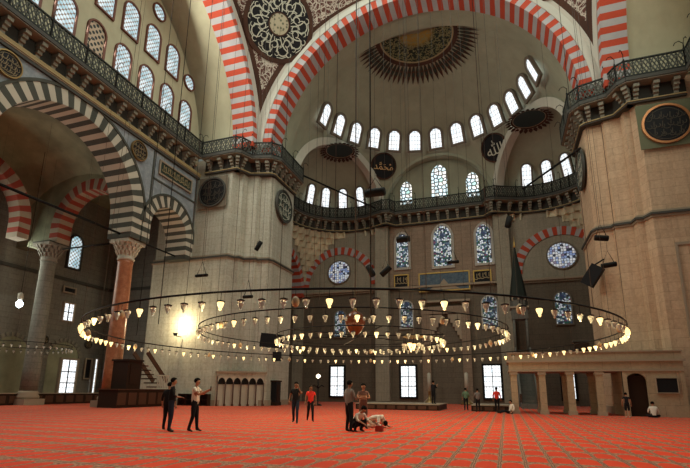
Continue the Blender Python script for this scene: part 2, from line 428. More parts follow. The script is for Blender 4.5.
# plain barrels behind the arches
def barrel(org, u, n, R, depth, m, a0=0, a1=PI, K=72, nm='ceiling'):
    org, u, n = Vector(org), Vector(u), Vector(n); z = Vector((0, 0, 1)); b = MB()
    rings = []
    for d in (0, depth / 2, depth):
        rings.append([org + u * (-math.cos(a0 + (a1 - a0) * i / K) * R) + z * (math.sin(a0 + (a1 - a0) * i / K) * R) - n * d for i in range(K + 1)])
    b.loft(rings, m, False, True, wrap=False); 
    # thickness: an outer skin
    rings2 = [[org + u * (-math.cos(a0 + (a1 - a0) * i / K) * (R + .5)) + z * (math.sin(a0 + (a1 - a0) * i / K) * (R + .5)) - n * d for i in range(K + 1)] for d in (0, depth)]
    b.loft(rings2, m, False, True, wrap=False)
    return struct(b.build(nm))
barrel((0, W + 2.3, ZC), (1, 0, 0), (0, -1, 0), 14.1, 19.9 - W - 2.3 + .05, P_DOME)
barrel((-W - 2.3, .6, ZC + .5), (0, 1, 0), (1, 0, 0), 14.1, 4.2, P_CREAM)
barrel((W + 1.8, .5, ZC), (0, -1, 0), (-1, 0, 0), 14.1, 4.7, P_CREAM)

# ------------------------------------------------------------------ pendentives
RP = W * math.sqrt(2)
def pend_pt(s, z, t, inset=0.0, push=0.0):
    h = z - ZC; rz = math.sqrt(max(1e-6, RP * RP - h * h)); yz = math.sqrt(max(0, W * W - h * h))
    a0 = math.atan2(yz, -W); a1 = math.atan2(W, -yz)
    a = a0 + (a1 - a0) * t; k = (rz - push)
    return (s * k * math.cos(a), k * math.sin(a), z)
for s, nm in ((1, 'wall_left_pendentive'), (-1, 'wall_right_pendentive')):
    b = MB(); NZ, NC = 56, 48; zs_ = [ZC - .3] + [ZC + .05 + (W - .1) * i / NZ for i in range(NZ + 1)]
    for z0, z1 in zip(zs_, zs_[1:]):
        def cols(z):
            zz = max(z, ZC + .02); h = zz - ZC; rz = math.sqrt(RP * RP - h * h); yz = math.sqrt(max(0, W * W - h * h))
            wd = rz * (math.atan2(W, -yz) - math.atan2(yz, -W)); wd = abs(wd)
            e1, e2 = min(.5, .42 / max(wd, 1e-3)), min(.5, .95 / max(wd, 1e-3)); e2 = max(e2, e1)
            return [0, e1, e2] + [e2 + (1 - 2 * e2) * k / NC for k in range(1, NC)] + [1 - e2, 1 - e1, 1], zz
        c0, za = cols(z0); c1, zb_ = cols(z1); n = len(c0)
        A = [pend_pt(s, za, t) for t in c0]; B = [pend_pt(s, zb_, t) for t in c1]
        if z0 < ZC: A = [(p[0], p[1], z0) for p in A]
        for k in range(n - 1):
            m = P_WHITE if k in (0, n - 2) else BROWN if k in (1, n - 3) else ARAB
            b.face([A[k], A[k + 1], B[k + 1], B[k]], m, True)
    struct(b.build(nm))
# dome ring cornice that the pendentives carry is above the frame

# ------------------------------------------------------------------ calligraphy discs
def disc_pts(r, n=40, cx=0, cz=0): return [(cx + r * math.cos(2 * PI * i / n), cz + r * math.sin(2 * PI * i / n)) for i in range(n)]
def ribbon(b, pts, w, y, m):
    """flat brush stroke in the x,z plane, slightly raised"""
    n = len(pts); L = []; Rr = []
    for i, (x, z) in enumerate(pts):
        x0, z0 = pts[max(i - 1, 0)]; x1, z1 = pts[min(i + 1, n - 1)]; d = Vector((x1 - x0, z1 - z0)); d = d.normalized() if d.length else Vector((1, 0))
        ww = w * (.45 + .55 * math.sin(PI * min(max((i + .5) / n, .05), .95)))
        L.append((x - d.y * ww / 2, y, z + d.x * ww / 2)); Rr.append((x + d.y * ww / 2, y, z - d.x * ww / 2))
    for i in range(n - 1):
        b.face([L[i], L[i + 1], Rr[i + 1], Rr[i]], m)
        b.face([(L[i][0], y + .02, L[i][2]), (L[i + 1][0], y + .02, L[i + 1][2]), L[i + 1], L[i]], m)
        b.face([Rr[i], Rr[i + 1], (Rr[i + 1][0], y + .02, Rr[i + 1][2]), (Rr[i][0], y + .02, Rr[i][2])], m)
def arc(cx, cz, r, a0, a1, n=10, sq=1.0):
    return [(cx + r * math.cos(math.radians(a0 + (a1 - a0) * i / n)), cz + sq * r * math.sin(math.radians(a0 + (a1 - a0) * i / n))) for i in range(n + 1)]
def glyph_mesh(ch, size, m, name, parent, y, extr=.02):
    """writing in Blender's own built-in font, turned into a mesh"""
    cu = bpy.data.curves.new('t', 'FONT'); cu.body = ch; cu.size = size; cu.align_x = 'CENTER'; cu.align_y = 'CENTER'; cu.extrude = extr
    t = bpy.data.objects.new('t', cu); C.objects.link(t); bpy.context.view_layer.update()
    me = bpy.data.meshes.new_from_object(t.evaluated_get(bpy.context.evaluated_depsgraph_get()))
    bpy.data.objects.remove(t)
    if len(me.vertices) == 0: return None
    xs = [v.co.x for v in me.vertices]; ys = [v.co.y for v in me.vertices]; cx = (min(xs) + max(xs)) / 2; cy = (min(ys) + max(ys)) / 2
    k = size / max(max(xs) - min(xs), max(ys) - min(ys))
    for v in me.vertices: v.co = Vector(((v.co.x - cx) * k, y - v.co.z, (v.co.y - cy) * k))
    me.materials.clear(); me.materials.append(m)
    o = bpy.data.objects.new(name, me); C.objects.link(o); o.parent = parent; return o
def roundel(M_, R, label, group, style, rimm, square=None, sq_m=None, text=None, tm=CALG):
    r = empty('calligraphy_roundel', M_)
    b = MB(); b.plate(disc_pts(R * .93), -.12, 0.0, BLACK if style != 'green' else DGREEN); b.build('disc', r)
    b = MB(); b.band(disc_pts(R), disc_pts(R * .9), -.2, 0.0, rimm); b.build('rim', r)
    if square: b = MB(); b.plate([(-square, -square), (square, -square), (square, square), (-square, square)], -.05, .02, sq_m); b.build('backing_panel', r)
    o = glyph_mesh(text, R * (1.5 if tm != CALG else 1.2), tm, 'lettering', r, -.14) if text else None
    if o is None:
        b = MB(); rs = random.Random(int(R * 97) + len(label))
        for k in range(9):
            x = (k - 4) * .17 * R; hz = math.sqrt(max(.05, .7 - (x / R) ** 2)) * R
            for zz in (-.45, -.05, .38):
                if abs(zz) * R > hz * .8: continue
                z0 = zz * R + (rs.random() - .5) * .12 * R
                ribbon(b, arc(x, z0, (.09 + .06 * rs.random()) * R, 170 + 60 * rs.random(), 360 + 70 * rs.random(), 7), .035 * R, -.14, tm)
                if k % 2: ribbon(b, [(x, z0 - .05 * R), (x + .03 * R, z0 + .24 * R)], .04 * R, -.14, tm)
        ribbon(b, arc(0, .0, .78 * R, 20, 160, 16), .03 * R, -.14, tm); ribbon(b, arc(0, .0, .78 * R, 200, 340, 16), .03 * R, -.14, tm)
        b.build('lettering', r)
    tag(r, label, 'roundel', group)
    return r
def sph(org, az, el_z=None, r=None):
    return None
def on_sphere(c, R, az, z, lift=0.0, up=0.0):
    """frame on the inside of a sphere: az measured from +Y towards +X"""
    h = z - c[2]; rh = math.sqrt(R * R - h * h); p = Vector((c[0] + rh * math.sin(az), c[1] + rh * math.cos(az), z))
    nrm = (Vector(c) - p).normalized(); u = Vector((math.cos(az), -math.sin(az), 0))
    nrm = (nrm.lerp(Vector((nrm.x, nrm.y, 0)).normalized(), up)).normalized()
    return frame(p + nrm * lift, u, nrm)

MEDAL2 = speckle('rosette_painting', (.12, .13, .08), (.42, .38, .26), 3.0, .25, .4)
# big pendentive roundels
for s, nm in ((1, 'left'), (-1, 'right')):
    z = 36.75; h = z - ZC; rz = math.sqrt(RP * RP - h * h); az_r = math.radians(-45 + 1.6)
    p = Vector((s * rz * math.sin(az_r), rz * math.cos(az_r), z)); nrm = (Vector((0, 0, ZC)) - p).normalized()
    u = Vector((p.y, -p.x, 0)).normalized(); Mx = frame(p + nrm * .25, u, nrm)
    r = empty('calligraphy_roundel', Mx); R = 3.5
    b = MB(); b.plate(disc_pts(R * .9, 64), -.05, .35, BLACK); b.build('disc', r)
    b = MB(); b.band(disc_pts(R, 64), disc_pts(R * .88, 64), -.12, .35, BROWN); b.build('rim', r)
    b = MB(); b.plate(disc_pts(R * .27, 32), -.1, -.04, MEDAL2); b.band(disc_pts(R * .30, 32), disc_pts(R * .27, 32), -.12, -.04, BROWN); b.build('centre_rosette', r)
    b = MB()
    for k in range(9):
        a = 360 / 9 * k
        def rot(pts):
            ca, sa = math.cos(math.radians(a)), math.sin(math.radians(a)); return [(x * ca - z_ * sa, x * sa + z_ * ca) for x, z_ in pts]
        ribbon(b, rot(arc(0, R * .66, R * .15, -60, 230, 14)), .11, -.08, CALG)
        ribbon(b, rot([(R * .02, R * .32), (R * .0, R * .48), (-R * .06, R * .62), (-R * .16, R * .74)]), .12, -.08, CALG)
        ribbon(b, rot([(R * .14, R * .34), (R * .11, R * .5), (R * .18, R * .66), (R * .10, R * .78)]), .11, -.08, CALG)
        ribbon(b, rot(arc(R * .1, R * .47, R * .1, 100, 330, 8)), .09, -.08, CALG)
        ribbon(b, rot(arc(R * .18, R * .72, R * .06, 0, 300, 8)), .08, -.08, CALG)
        ribbon(b, rot(arc(-R * .16, R * .79, R * .07, -90, 200, 8)), .10, -.08, CALG)
        ribbon(b, rot(arc(-R * .14, R * .5, R * .09, 60, 300, 8)), .09, -.08, CALG)
        ribbon(b, rot([(R * .2, R * .82), (R * .05, R * .86), (-R * .1, R * .83)]), .09, -.08, CALG)
        ribbon(b, rot([(-R * .05, R * .33), (-R * .1, R * .42), (-R * .02, R * .55), (R * .08, R * .6)]), .09, -.08, CALG)
    b.build('lettering', r)
    tag(r, 'large black and white calligraphy roundel on the %s pendentive between the great arches' % nm, 'roundel')

# ------------------------------------------------------------------ half dome over the mihrab
def clipped_sphere(c, R, planes, m, zmin, nm, nu=96, nv=36, ymin=None, zflat=None):
    """inner dome surface with the caps beyond the given vertical planes cut away; vertical drum below the spring line"""
    bm = bmesh.new(); rows = []
    zs = [zmin + (c[2] - zmin) * i / 3 for i in range(3)] + [None]
    for i in range(nv + 4):
        if i < 3: rr = R; z = zmin + (c[2] - zmin) * i / 3
        else: el = (i - 3) / nv * PI / 2; rr = R * math.cos(el); z = c[2] + R * math.sin(el)
        rows.append([bm.verts.new((c[0] + rr * math.sin(2 * PI * j / nu), c[1] + rr * math.cos(2 * PI * j / nu), z)) for j in range(nu)])
    for i in range(len(rows) - 1):
        for j in range(nu): bm.faces.new((rows[i][j], rows[i][(j + 1) % nu], rows[i + 1][(j + 1) % nu], rows[i + 1][j]))
    for p, n in planes:
        bmesh.ops.bisect_plane(bm, geom=bm.verts[:] + bm.edges[:] + bm.faces[:], plane_co=p, plane_no=n, clear_outer=True, dist=1e-4)
    bmesh.ops.remove_doubles(bm, verts=bm.verts, dist=1e-3)
    for f in bm.faces: f.smooth = True
    bmesh.ops.solidify(bm, geom=bm.faces[:], thickness=-.25) if False else None
    me = bpy.data.meshes.new(nm); bm.to_mesh(me); bm.free(); me.materials.append(m)
    o = bpy.data.objects.new(nm, me); C.objects.link(o); return struct(o)
AZ_E = math.radians(58.3)
YC = 33.7
YB = 19.9
planes = [((0, YB, 0), (0, -1, 0)), ((0, YC, 0), (0, 1, 0))]
for s in (-1, 1):
    n = Vector((s * math.sin(AZ_E), math.cos(AZ_E), 0)); planes.append((Vector((0, CY_D, 0)) + n * 12.68, n))
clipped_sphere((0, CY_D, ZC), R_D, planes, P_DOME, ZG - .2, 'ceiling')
# raised band round each cut of the dome (three arches)
def cut_arch(nm, mid, u, half, m, wd=.55, inn=.05):
    b = MB(); K = 48; mid = Vector(mid); u = Vector(u); nrm = Vector((u.y, -u.x, 0)); nrm = -nrm if nrm.dot(Vector((0, CY_D, 0)) - Vector((mid.x, mid.y, 0))) < 0 else nrm
    rings = []
    for (r, d) in ((half - inn, -.6), (half - inn, .35), (half + wd, .35), (half + wd, -.6)):
        rings.append([mid + u * (-math.cos(PI * i / K) * r) + Vector((0, 0, math.sin(PI * i / K) * r)) + nrm * d for i in range(K + 1)])
    b.loft(rings, m, True, False, wrap=False)
    return struct(b.build(nm))
hc = math.sqrt(R_D ** 2 - (YC - CY_D) ** 2)
cut_arch('trim_1', (0, YC, ZC), (1, 0, 0), hc, P_DOME, .3)
for i, s in enumerate((-1, 1)):
    n = Vector((s * math.sin(AZ_E), math.cos(AZ_E), 0)); mid = Vector((0, CY_D, ZC)) + n * 12.68
    cut_arch('trim_%d' % (i + 2), mid, (n.y, -n.x, 0), math.sqrt(R_D ** 2 - 12.68 ** 2), plaster('pale_band_plaster', (.58, .56, .46)), .2, .72)

# exedrae
ZE = 23.8
EX = [(-10.98, 27.58), (10.98, 27.58)]; R_E = 6.95
for s, (ex, ey) in zip((-1, 1), EX):
    n = Vector((s * math.sin(AZ_E), math.cos(AZ_E), 0))
    clipped_sphere((ex, ey, ZE), R_E, [(Vector((0, CY_D, 0)) + n * 12.6, -n)], P_DOME, ZG - .2, 'ceiling', 64, 24)
# centre tympanum of the qibla side
b = MB(); b.box((0, 34.9, 27.8), (14.6, .4, 8.2), P_DOME); struct(b.build('wall_far_upper'))

# medallion on the half dome apex: painted disc with pointed leaves, following the surface
def cap_medallion(c, R, rd, rt, nleaf, half, label, zlift, cut):
    r = empty('dome_medallion', loc=(c[0], c[1], c[2]))
    def P(rad, a, lift):
        q = R - lift; rad = min(rad, q * .98); return (rad * math.sin(a), rad * math.cos(a), math.sqrt(q * q - rad * rad))
    a0, a1 = (-PI / 2 - .16, PI / 2 + .16) if half else (0, 2 * PI)
    K = 64
    b = MB()
    for lo, hi, m in ((0.01, rd * .86, MEDAL if rd > 3 else DGREEN), (rd * .86, rd * .90, CALG_D), (rd * .90, rd, BROWN)):
        for i in range(6):
            rr0 = lo + (hi - lo) * i / 6; rr1 = lo + (hi - lo) * (i + 1) / 6
            for k in range(K):
                t0 = a0 + (a1 - a0) * k / K; t1 = a0 + (a1 - a0) * (k + 1) / K
                b.face([P(rr0, t0, .06), P(rr0, t1, .06), P(rr1, t1, .06), P(rr1, t0, .06)], m, True)
    b.build('painted_disc', r)
    b = MB()
    for k in range(nleaf):
        a = a0 + (a1 - a0) * (k + .5) / nleaf; da = (a1 - a0) / nleaf * .44
        prof = [(rd, .5), (rd + (rt - rd) * .3, 1.0), (rd + (rt - rd) * .6, .8), (rt, .03)]
        for i in range(3):
            (r0, w0), (r1, w1) = prof[i], prof[i + 1]
            b.face([P(r0, a - da * w0, .07), P(r0, a + da * w0, .07), P(r1, a + da * w1, .07), P(r1, a - da * w1, .07)], BROWN)
            b.face([P(r0 + .1, a - da * w0 * .55, .09), P(r0 + .1, a + da * w0 * .55, .09), P(r1 - .08, a + da * w1 * .55, .09), P(r1 - .08, a - da * w1 * .55, .09)], DGREEN if i < 2 else BROWN)
    b.build('leaf_rays', r, label='ring of pointed dark leaves')
    tag(r, label, 'medallion')
cap_medallion((0, CY_D, ZC), R_D, 4.35, 6.45, 36, True, 'large painted half medallion with pointed rays at the top of the half dome', 0, None)
for s, (ex, ey), nm in zip((-1, 1), EX, ('left', 'right')):
    cap_medallion((ex, ey, ZE), R_E, 1.9, 2.5, 26, False, 'dark painted medallion with rays in the small %s corner half dome' % nm, 0, None)

# ------------------------------------------------------------------ windows
WN = [0]
def outline(w, h, shape, n=14):
    if shape == 'circle': return disc_pts(w / 2, 32)
    if shape == 'rect': return [(-w / 2, -h / 2), (w / 2, -h / 2), (w / 2, h / 2), (-w / 2, h / 2)]
    pts = [(-w / 2, -h / 2), (w / 2, -h / 2)]; r = w / 2; zc = h / 2 - (r if shape == 'round' else r * 1.25)
    if shape == 'round': pts += [(r * math.cos(PI * i / n), zc + r * math.sin(PI * i / n)) for i in range(n + 1)]
    else:
        k = 1.25
        for i in range(n + 1):
            t = i / n; x = r * math.cos(PI * t); pts.append((x, zc + r * k * (1 - abs(x / r) ** 1.7) ** .62))
    return pts
def window(M_, w, h, shape, glass, fm, fw=.16, label=None, mull=None, nm='window', dep=.18):
    WN[0] += 1; r = empty('%s_%d' % (nm, WN[0]), M_); struct(r, label)
    o = outline(w, h, shape); O2 = outline(w + 2 * fw, h + 2 * fw, shape)
    b = MB(); b.band(O2, o, -dep, .12, fm); b.build('frame', r)
    b = MB(); b.plate(o, -.04, .1, glass); b.build('pane', r)
    if mull:
        b = MB(); nx, nz = mull
        for i in range(1, nx): b.box((-w / 2 + w * i / nx, -.07, 0), (.09, .08, h), IRON)
        for i in range(1, nz): b.box((0, -.07, -h / 2 + h * i / nz), (w, .08, .07), IRON)
        b.build('mullions', r)
    return r
# left window wall (tympanum)
XT = -21.5
b = MB()
for side, nmw in ((1, 'wall_left_tympanum'), (-1, 'wall_right_tympanum')):
    b = MB(); K = 60; pts = [(-14.3, ZG - .5)] + [(-math.cos(PI * i / K) * 14.3, ZC + math.sin(PI * i / K) * 14.3) for i in range(K + 1)] + [(14.3, ZG - .5)]
    b.plate(pts, 0, .3, P_CREAM); struct(b.build(nmw, M=(WL(XT, 0, 0) if side == 1 else WR_(-XT, 0, 0))))
rows = [(27.75, 1.75, 2.75, [1.08 + 2.64 * k for k in range(-4, 5)], 'round'), (32.0, 1.8, 3.1, [1.45 + 2.6 * k for k in range(-3, 4)], 'round'), (35.9, 1.8, 2.6, [1.45 + 2.6 * k for k in (-1, 0, 1)], 'round')]
for z, ww, hh, ys, sh in rows:
    for y in ys:
        if math.hypot(y, z + hh / 2 - ZC) > 13.4: continue
        g = G_GRI if (z < 30 and abs(y - 1.08) < .1) else G_LAT
        window(WL(XT, y, z), ww - .25, hh - .1, sh, g, WINBR, .14, 'arched window of the left window wall')
for y, z in ((6.95, 35.4), (11.8, 31.4), (-4.1, 35.4), (-9, 31.4)):
    window(WL(XT, y, z), 1.35, 1.35, 'circle', G_LAT, WINBR, .14, 'small round window of the left window wall')
for y in (9.2, 6.5, 3.9):
    window(WR_(-XT, y, 27.8), 1.5, 2.65, 'round', G_LAT, WINBR, .14, 'arched window of the right window wall')

# half dome windows: 13 round its foot
for k in range(13):
    az = math.radians(-79.8 + 13.45 * k + .8)
    window(on_sphere((0, CY_D, ZC), R_D, az, 32.9, .42, .4), 1.32, 2.35, 'round', G_PLN, WINDK, .30, 'arched window round the foot of the half dome')
# exedra windows
for s, (ex, ey) in zip((-1, 1), EX):
    for azd in ((-3, 19, 41, 63) if s == 1 else (-60, -38, -15, 9)):
        az = math.radians(azd)
        window(on_sphere((ex, ey, ZE), R_E, az, 26.75, .42, .45), 1.0, 2.6, 'round', G_PLN, WINDK, .2, 'arched window of a corner half dome')
# centre tympanum, three pierced windows
for x, z, ww, hh in ((-4.1, 26.7, 1.9, 3.3), (.25, 27.8, 2.5, 4.6), (4.35, 26.7, 1.9, 3.4)):
    window(WQ(x, 34.68, z + .2), ww * .8, hh, 'pointed', G_PRC, P_DOME, .12, 'tall pierced window above the far gallery')

# ------------------------------------------------------------------ far (qibla) wall
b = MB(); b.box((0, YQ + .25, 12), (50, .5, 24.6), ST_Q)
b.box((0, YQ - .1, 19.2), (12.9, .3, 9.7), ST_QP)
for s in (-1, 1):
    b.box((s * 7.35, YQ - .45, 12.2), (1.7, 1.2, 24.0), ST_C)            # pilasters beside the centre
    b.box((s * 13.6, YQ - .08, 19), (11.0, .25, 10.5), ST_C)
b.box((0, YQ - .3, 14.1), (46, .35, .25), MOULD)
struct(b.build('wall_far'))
for x, ww, hh, zt in ((-4.75, 1.55, 4.5, 19.0), (.35, 2.2, 5.3, 19.2), (5.3, 1.7, 4.9, 19.0)):
    window(WQ(x, YQ - .26, zt), ww, hh, 'pointed', G_STN, WINLT, .3, 'tall stained glass window in the middle of the far wall')
for x, ww, hh, zt in ((-4.4, 1.5, 3.3, 10.7), (5.5, 1.6, 3.7, 10.6)):
    window(WQ(x, YQ - .02, zt), ww, hh, 'round', G_STD, WINLT, .16, 'lower stained glass window beside the prayer niche')
ROSE = [(-13.35, 16.8), (13.75, 16.75)]
for s, (x, z) in zip((-1, 1), ROSE):
    window(WQ(x, YQ - .2, z), 3.0, 3.0, 'circle', G_ROS, WINDK, .16, 'round stained glass window under the striped blind arch')
    a = empty('blind_arch', loc=(x, YQ - .32, 13.9)); b = MB()
    arch_ring(b, (0, 0, 1.0), (1, 0, 0), (0, -1, 0), 4.35, 5.35, .35 if 0 else .3, 31, RED, WHT); b.build('voussoirs', a)
    tag(a, 'red and cream striped blind arch on the far wall round the %s rose window' % ('left' if s < 0 else 'right'), 'arch')
window(WQ(13.4, YQ - .02, 10.7), 1.6, 3.6, 'round', G_STD, WINDK, .16, 'blue stained glass window low on the right of the far wall')
window(WQ(-13.2, YQ - .02, 9.9), 1.5, 3.4, 'round', G_STD, WINDK, .16, 'blue stained glass window low on the left of the far wall')
# ground level doors and windows of the far wall, daylight behind
for x, ww in ((-13.5, 1.75), (-4.35, 1.75), (5.35, 1.8), (13.2, 1.2)):
    hgt = 3.6
    window(WQ(x, YQ - .04, .75 + hgt / 2), ww, hgt, 'rect', G_DOOR, IRON, .22, 'tall daylit opening at the foot of the far wall', (2, 3))
# side walls beyond the piers
for s in (-1, 1):
    b = MB(); K = 40; yc, zc, R = 28.6, 13.6, 6.1; X = s * 18.4
    ys = [21.3 + (YQ - 21.3) * i / K for i in range(K + 1)]
    for i in range(K):
        y0, y1 = ys[i], ys[i + 1]
        zb = [zc + math.sqrt(R * R - (y - yc) ** 2) if abs(y - yc) < R else 0 for y in (y0, y1)]
        for xx in (X, X + s * 1.5): b.face([(xx, y0, zb[0]), (xx, y1, zb[1]), (xx, y1, 24.3), (xx, y0, 24.3)], ST_C)
        b.face([(X, y0, zb[0]), (X, y1, zb[1]), (X + s * 1.5, y1, zb[1]), (X + s * 1.5, y0, zb[0])], ST_C)
    struct(b.build('wall_left_bay' if s < 0 else 'wall_right_bay'))
    a = empty('side_arch', loc=(X, yc, zc)); b = MB()
    arch_ring(b, (-s * .05, 0, 0), (0, -s, 0), (-s, 0, 0), R - .9, R, 1.5, 33, RED, WHT); b.build('voussoirs', a)
    tag(a, 'red and cream striped side arch just beyond the %s pier' % ('left' if s < 0 else 'right'), 'arch')
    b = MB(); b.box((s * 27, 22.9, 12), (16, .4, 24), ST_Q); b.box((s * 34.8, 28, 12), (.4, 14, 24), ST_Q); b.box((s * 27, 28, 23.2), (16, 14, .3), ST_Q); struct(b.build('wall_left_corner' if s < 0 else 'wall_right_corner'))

# muqarnas squinches under the curved galleries
MUQ = plaster('honeycomb_plaster', (.74, .68, .48), .25, False)
for s, (ex, ey) in zip((-1, 1), EX):
    b = MB(); NA = 132; NL = 9
    for lv in range(NL):
        z1 = 22.25 - lv * .72; r0 = 6.75 + 3.25 * (lv / NL) ** .8
        for k in range(NA):
            az0, az1 = [math.radians(-150 + 176 * t / NA) for t in (k, k + 1)]
            def rb(a): return min(7.38 / max(1e-3, -math.sin(a)) if math.sin(a) < 0 else 99, 6.92 / max(1e-3, math.cos(a)) if math.cos(a) > 0 else 99)
            def rf(t): ph = (t / 6 + .5 * (lv % 2)) % 1; return r0 + .42 * (1 - abs(2 * ph - 1) ** 2.2)
            R0, R1, B0, B1 = rf(k), rf(k + 1), rb(az0), rb(az1)
            if R0 >= B0 - .02 or R1 >= B1 - .02: continue
            if B0 > 11 or B1 > 11: B0, B1 = min(B0, 11), min(B1, 11)
            if -10.98 + B0 * math.sin(az0) > -8.4 or ey + B0 * math.cos(az0) < 23.9 or ey + B1 * math.cos(az1) < 23.9: continue
            q = [(ex + s_ * rr * math.sin(a), ey + rr * math.cos(a)) for s_ in (-s,) for rr, a in ((R0, az0), (R1, az1), (B1, az1), (B0, az0))]
            q2 = [(ex - s * rr * math.sin(a), ey + rr * math.cos(a)) for rr, a in ((R0 + .34, az0), (R1 + .34, az1), (B1, az1), (B0, az0))]
            b.hexa([(*p, z1 - .72) for p in q2] + [(*p, z1) for p in q], MUQ)
    o = b.build('honeycomb_squinch'); tag(o, 'tiers of cream honeycomb vaulting under the %s curved gallery' % ('left' if s < 0 else 'right'), 'muqarnas')

# framed inscription panels and tile panel above the prayer niche
def panel(M_, w, h, fm, im, label, nm='inscription_panel', tm=CALG_D, text='strokes', cat='panel', group=None):
    r = empty(nm, M_)
    b = MB(); b.band([(-w/2,-h/2),(w/2,-h/2),(w/2,h/2),(-w/2,h/2)], [(-w/2+.14,-h/2+.14),(w/2-.14,-h/2+.14),(w/2-.14,h/2-.14),(-w/2+.14,h/2-.14)], -.14, 0, fm); b.build('frame', r)
    b = MB(); b.plate([(-w/2+.12,-h/2+.12),(w/2-.12,-h/2+.12),(w/2-.12,h/2-.12),(-w/2+.12,h/2-.12)], -.06, 0, im); b.build('board', r)
    if text:
        b = MB(); n = max(3, int(w / h * 4)); hh = h * .62; ww = w * .84
        rs = random.Random(int(w * 100 + h * 31))
        for k in range(n):
            x = -ww / 2 + ww * (k + .5) / n; z = (rs.random() - .5) * .2 * hh
            ribbon(b, arc(x, z - .12 * hh, ww / n * .55, 180, 370, 8, .7), hh * .10, -.09, tm)
            ribbon(b, [(x + ww / n * .2, z - .1 * hh), (x + ww / n * .28, z + .45 * hh)], hh * .10, -.09, tm)
            if k % 2: ribbon(b, arc(x, z + .25 * hh, ww / n * .28, 0, 320, 6), hh * .08, -.09, tm)
        b.build('lettering', r)
    tag(r, label, cat, group); return r
panel(WQ(-4.95, YQ - .25, 14.9), 1.9, 1.9, GOLD, BLACK, 'square black inscription panel in gilt frame, left of the blue tile panel')
panel(WQ(4.9, YQ - .25, 14.9), 2.1, 1.6, GOLD, BLACK, 'small black inscription panel in gilt frame, right of the blue tile panel')
def tile_mat():
    m = mat('blue_tiles', (.08, .12, .17), .35); q = NT(m); v = q.coord(); n = q.noise(v, 3, 5, .7)
    q.out(q.ramp(n, [(.35, (.045, .075, .11)), (.6, (.10, .14, .17)), (.75, (.16, .17, .15))])); return m
TILE = tile_mat()
r = panel(WQ(.35, YQ - .22, 14.6), 6.2, 2.4, GOLD, TILE, 'wide blue tiled panel with a pale ogee crest above the prayer niche', 'tile_panel', text=None)
b = MB(); b.plate([(-1.9, -1.0), (1.9, -1.0), (1.3, -.62), (.55, -.35), (0, .35), (-.55, -.35), (-1.3, -.62)], -.12, -.05, MOULD); b.build('crest', r)
# prayer niche
r = empty('prayer_niche', loc=(.35, YQ - .2, 0)); b = MB()
b.box((-2.35, -.12, 5.3), (1.0, .5, 10.6), ST_QP); b.box((2.35, -.12, 5.3), (1.0, .5, 10.6), ST_QP); b.box((0, -.12, 11.0), (5.7, .6, .9), ST_QP); b.box((0, -.12, 12.1), (6.0, .75, .25), MOULD); b.build('surround', r)
b = MB()
for lv in range(7):
    hw = 1.85 - lv * .25
    b.box((-(hw + 1.85) / 2 - .0, -.1, 7.2 + lv * .5), (max(.05, 1.85 - hw + .02), .45, .5), MOULD); b.box(((hw + 1.85) / 2, -.1, 7.2 + lv * .5), (max(.05, 1.85 - hw + .02), .45, .5), MOULD)
b.build('stalactite_hood', r)
b = MB(); b.box((0, .05, 4.5), (3.7, .1, 9), ST_Q); b.build('niche_back', r)
tag(r, 'tall stone prayer niche in the middle of the far wall behind the ring of lamps', 'niche')

# low platforms on the floor in front of the far wall
for i, (x0, x1, d) in enumerate(((-4.6, 1.9, 0), (4.2, 6.9, .6))):
    b = MB(); b.box(((x0 + x1) / 2, 17 + d, .2), (x1 - x0, 5, .4), WOOD); b.box(((x0 + x1) / 2, 17 + d, .43), (x1 - x0 + .1, 5.1, .06), MOULD)
    for k in range(int((x1 - x0) / .8)): b.box((x0 + .45 + k * .8, 14.47 + d, .2), (.6, .05, .26), WOOD2)
    tag(b.build('wooden_platform'), ('long low dark wooden platform on the carpet before the prayer niche', 'short low dark platform on the carpet beside the standing man in red shirt')[i], 'platform')

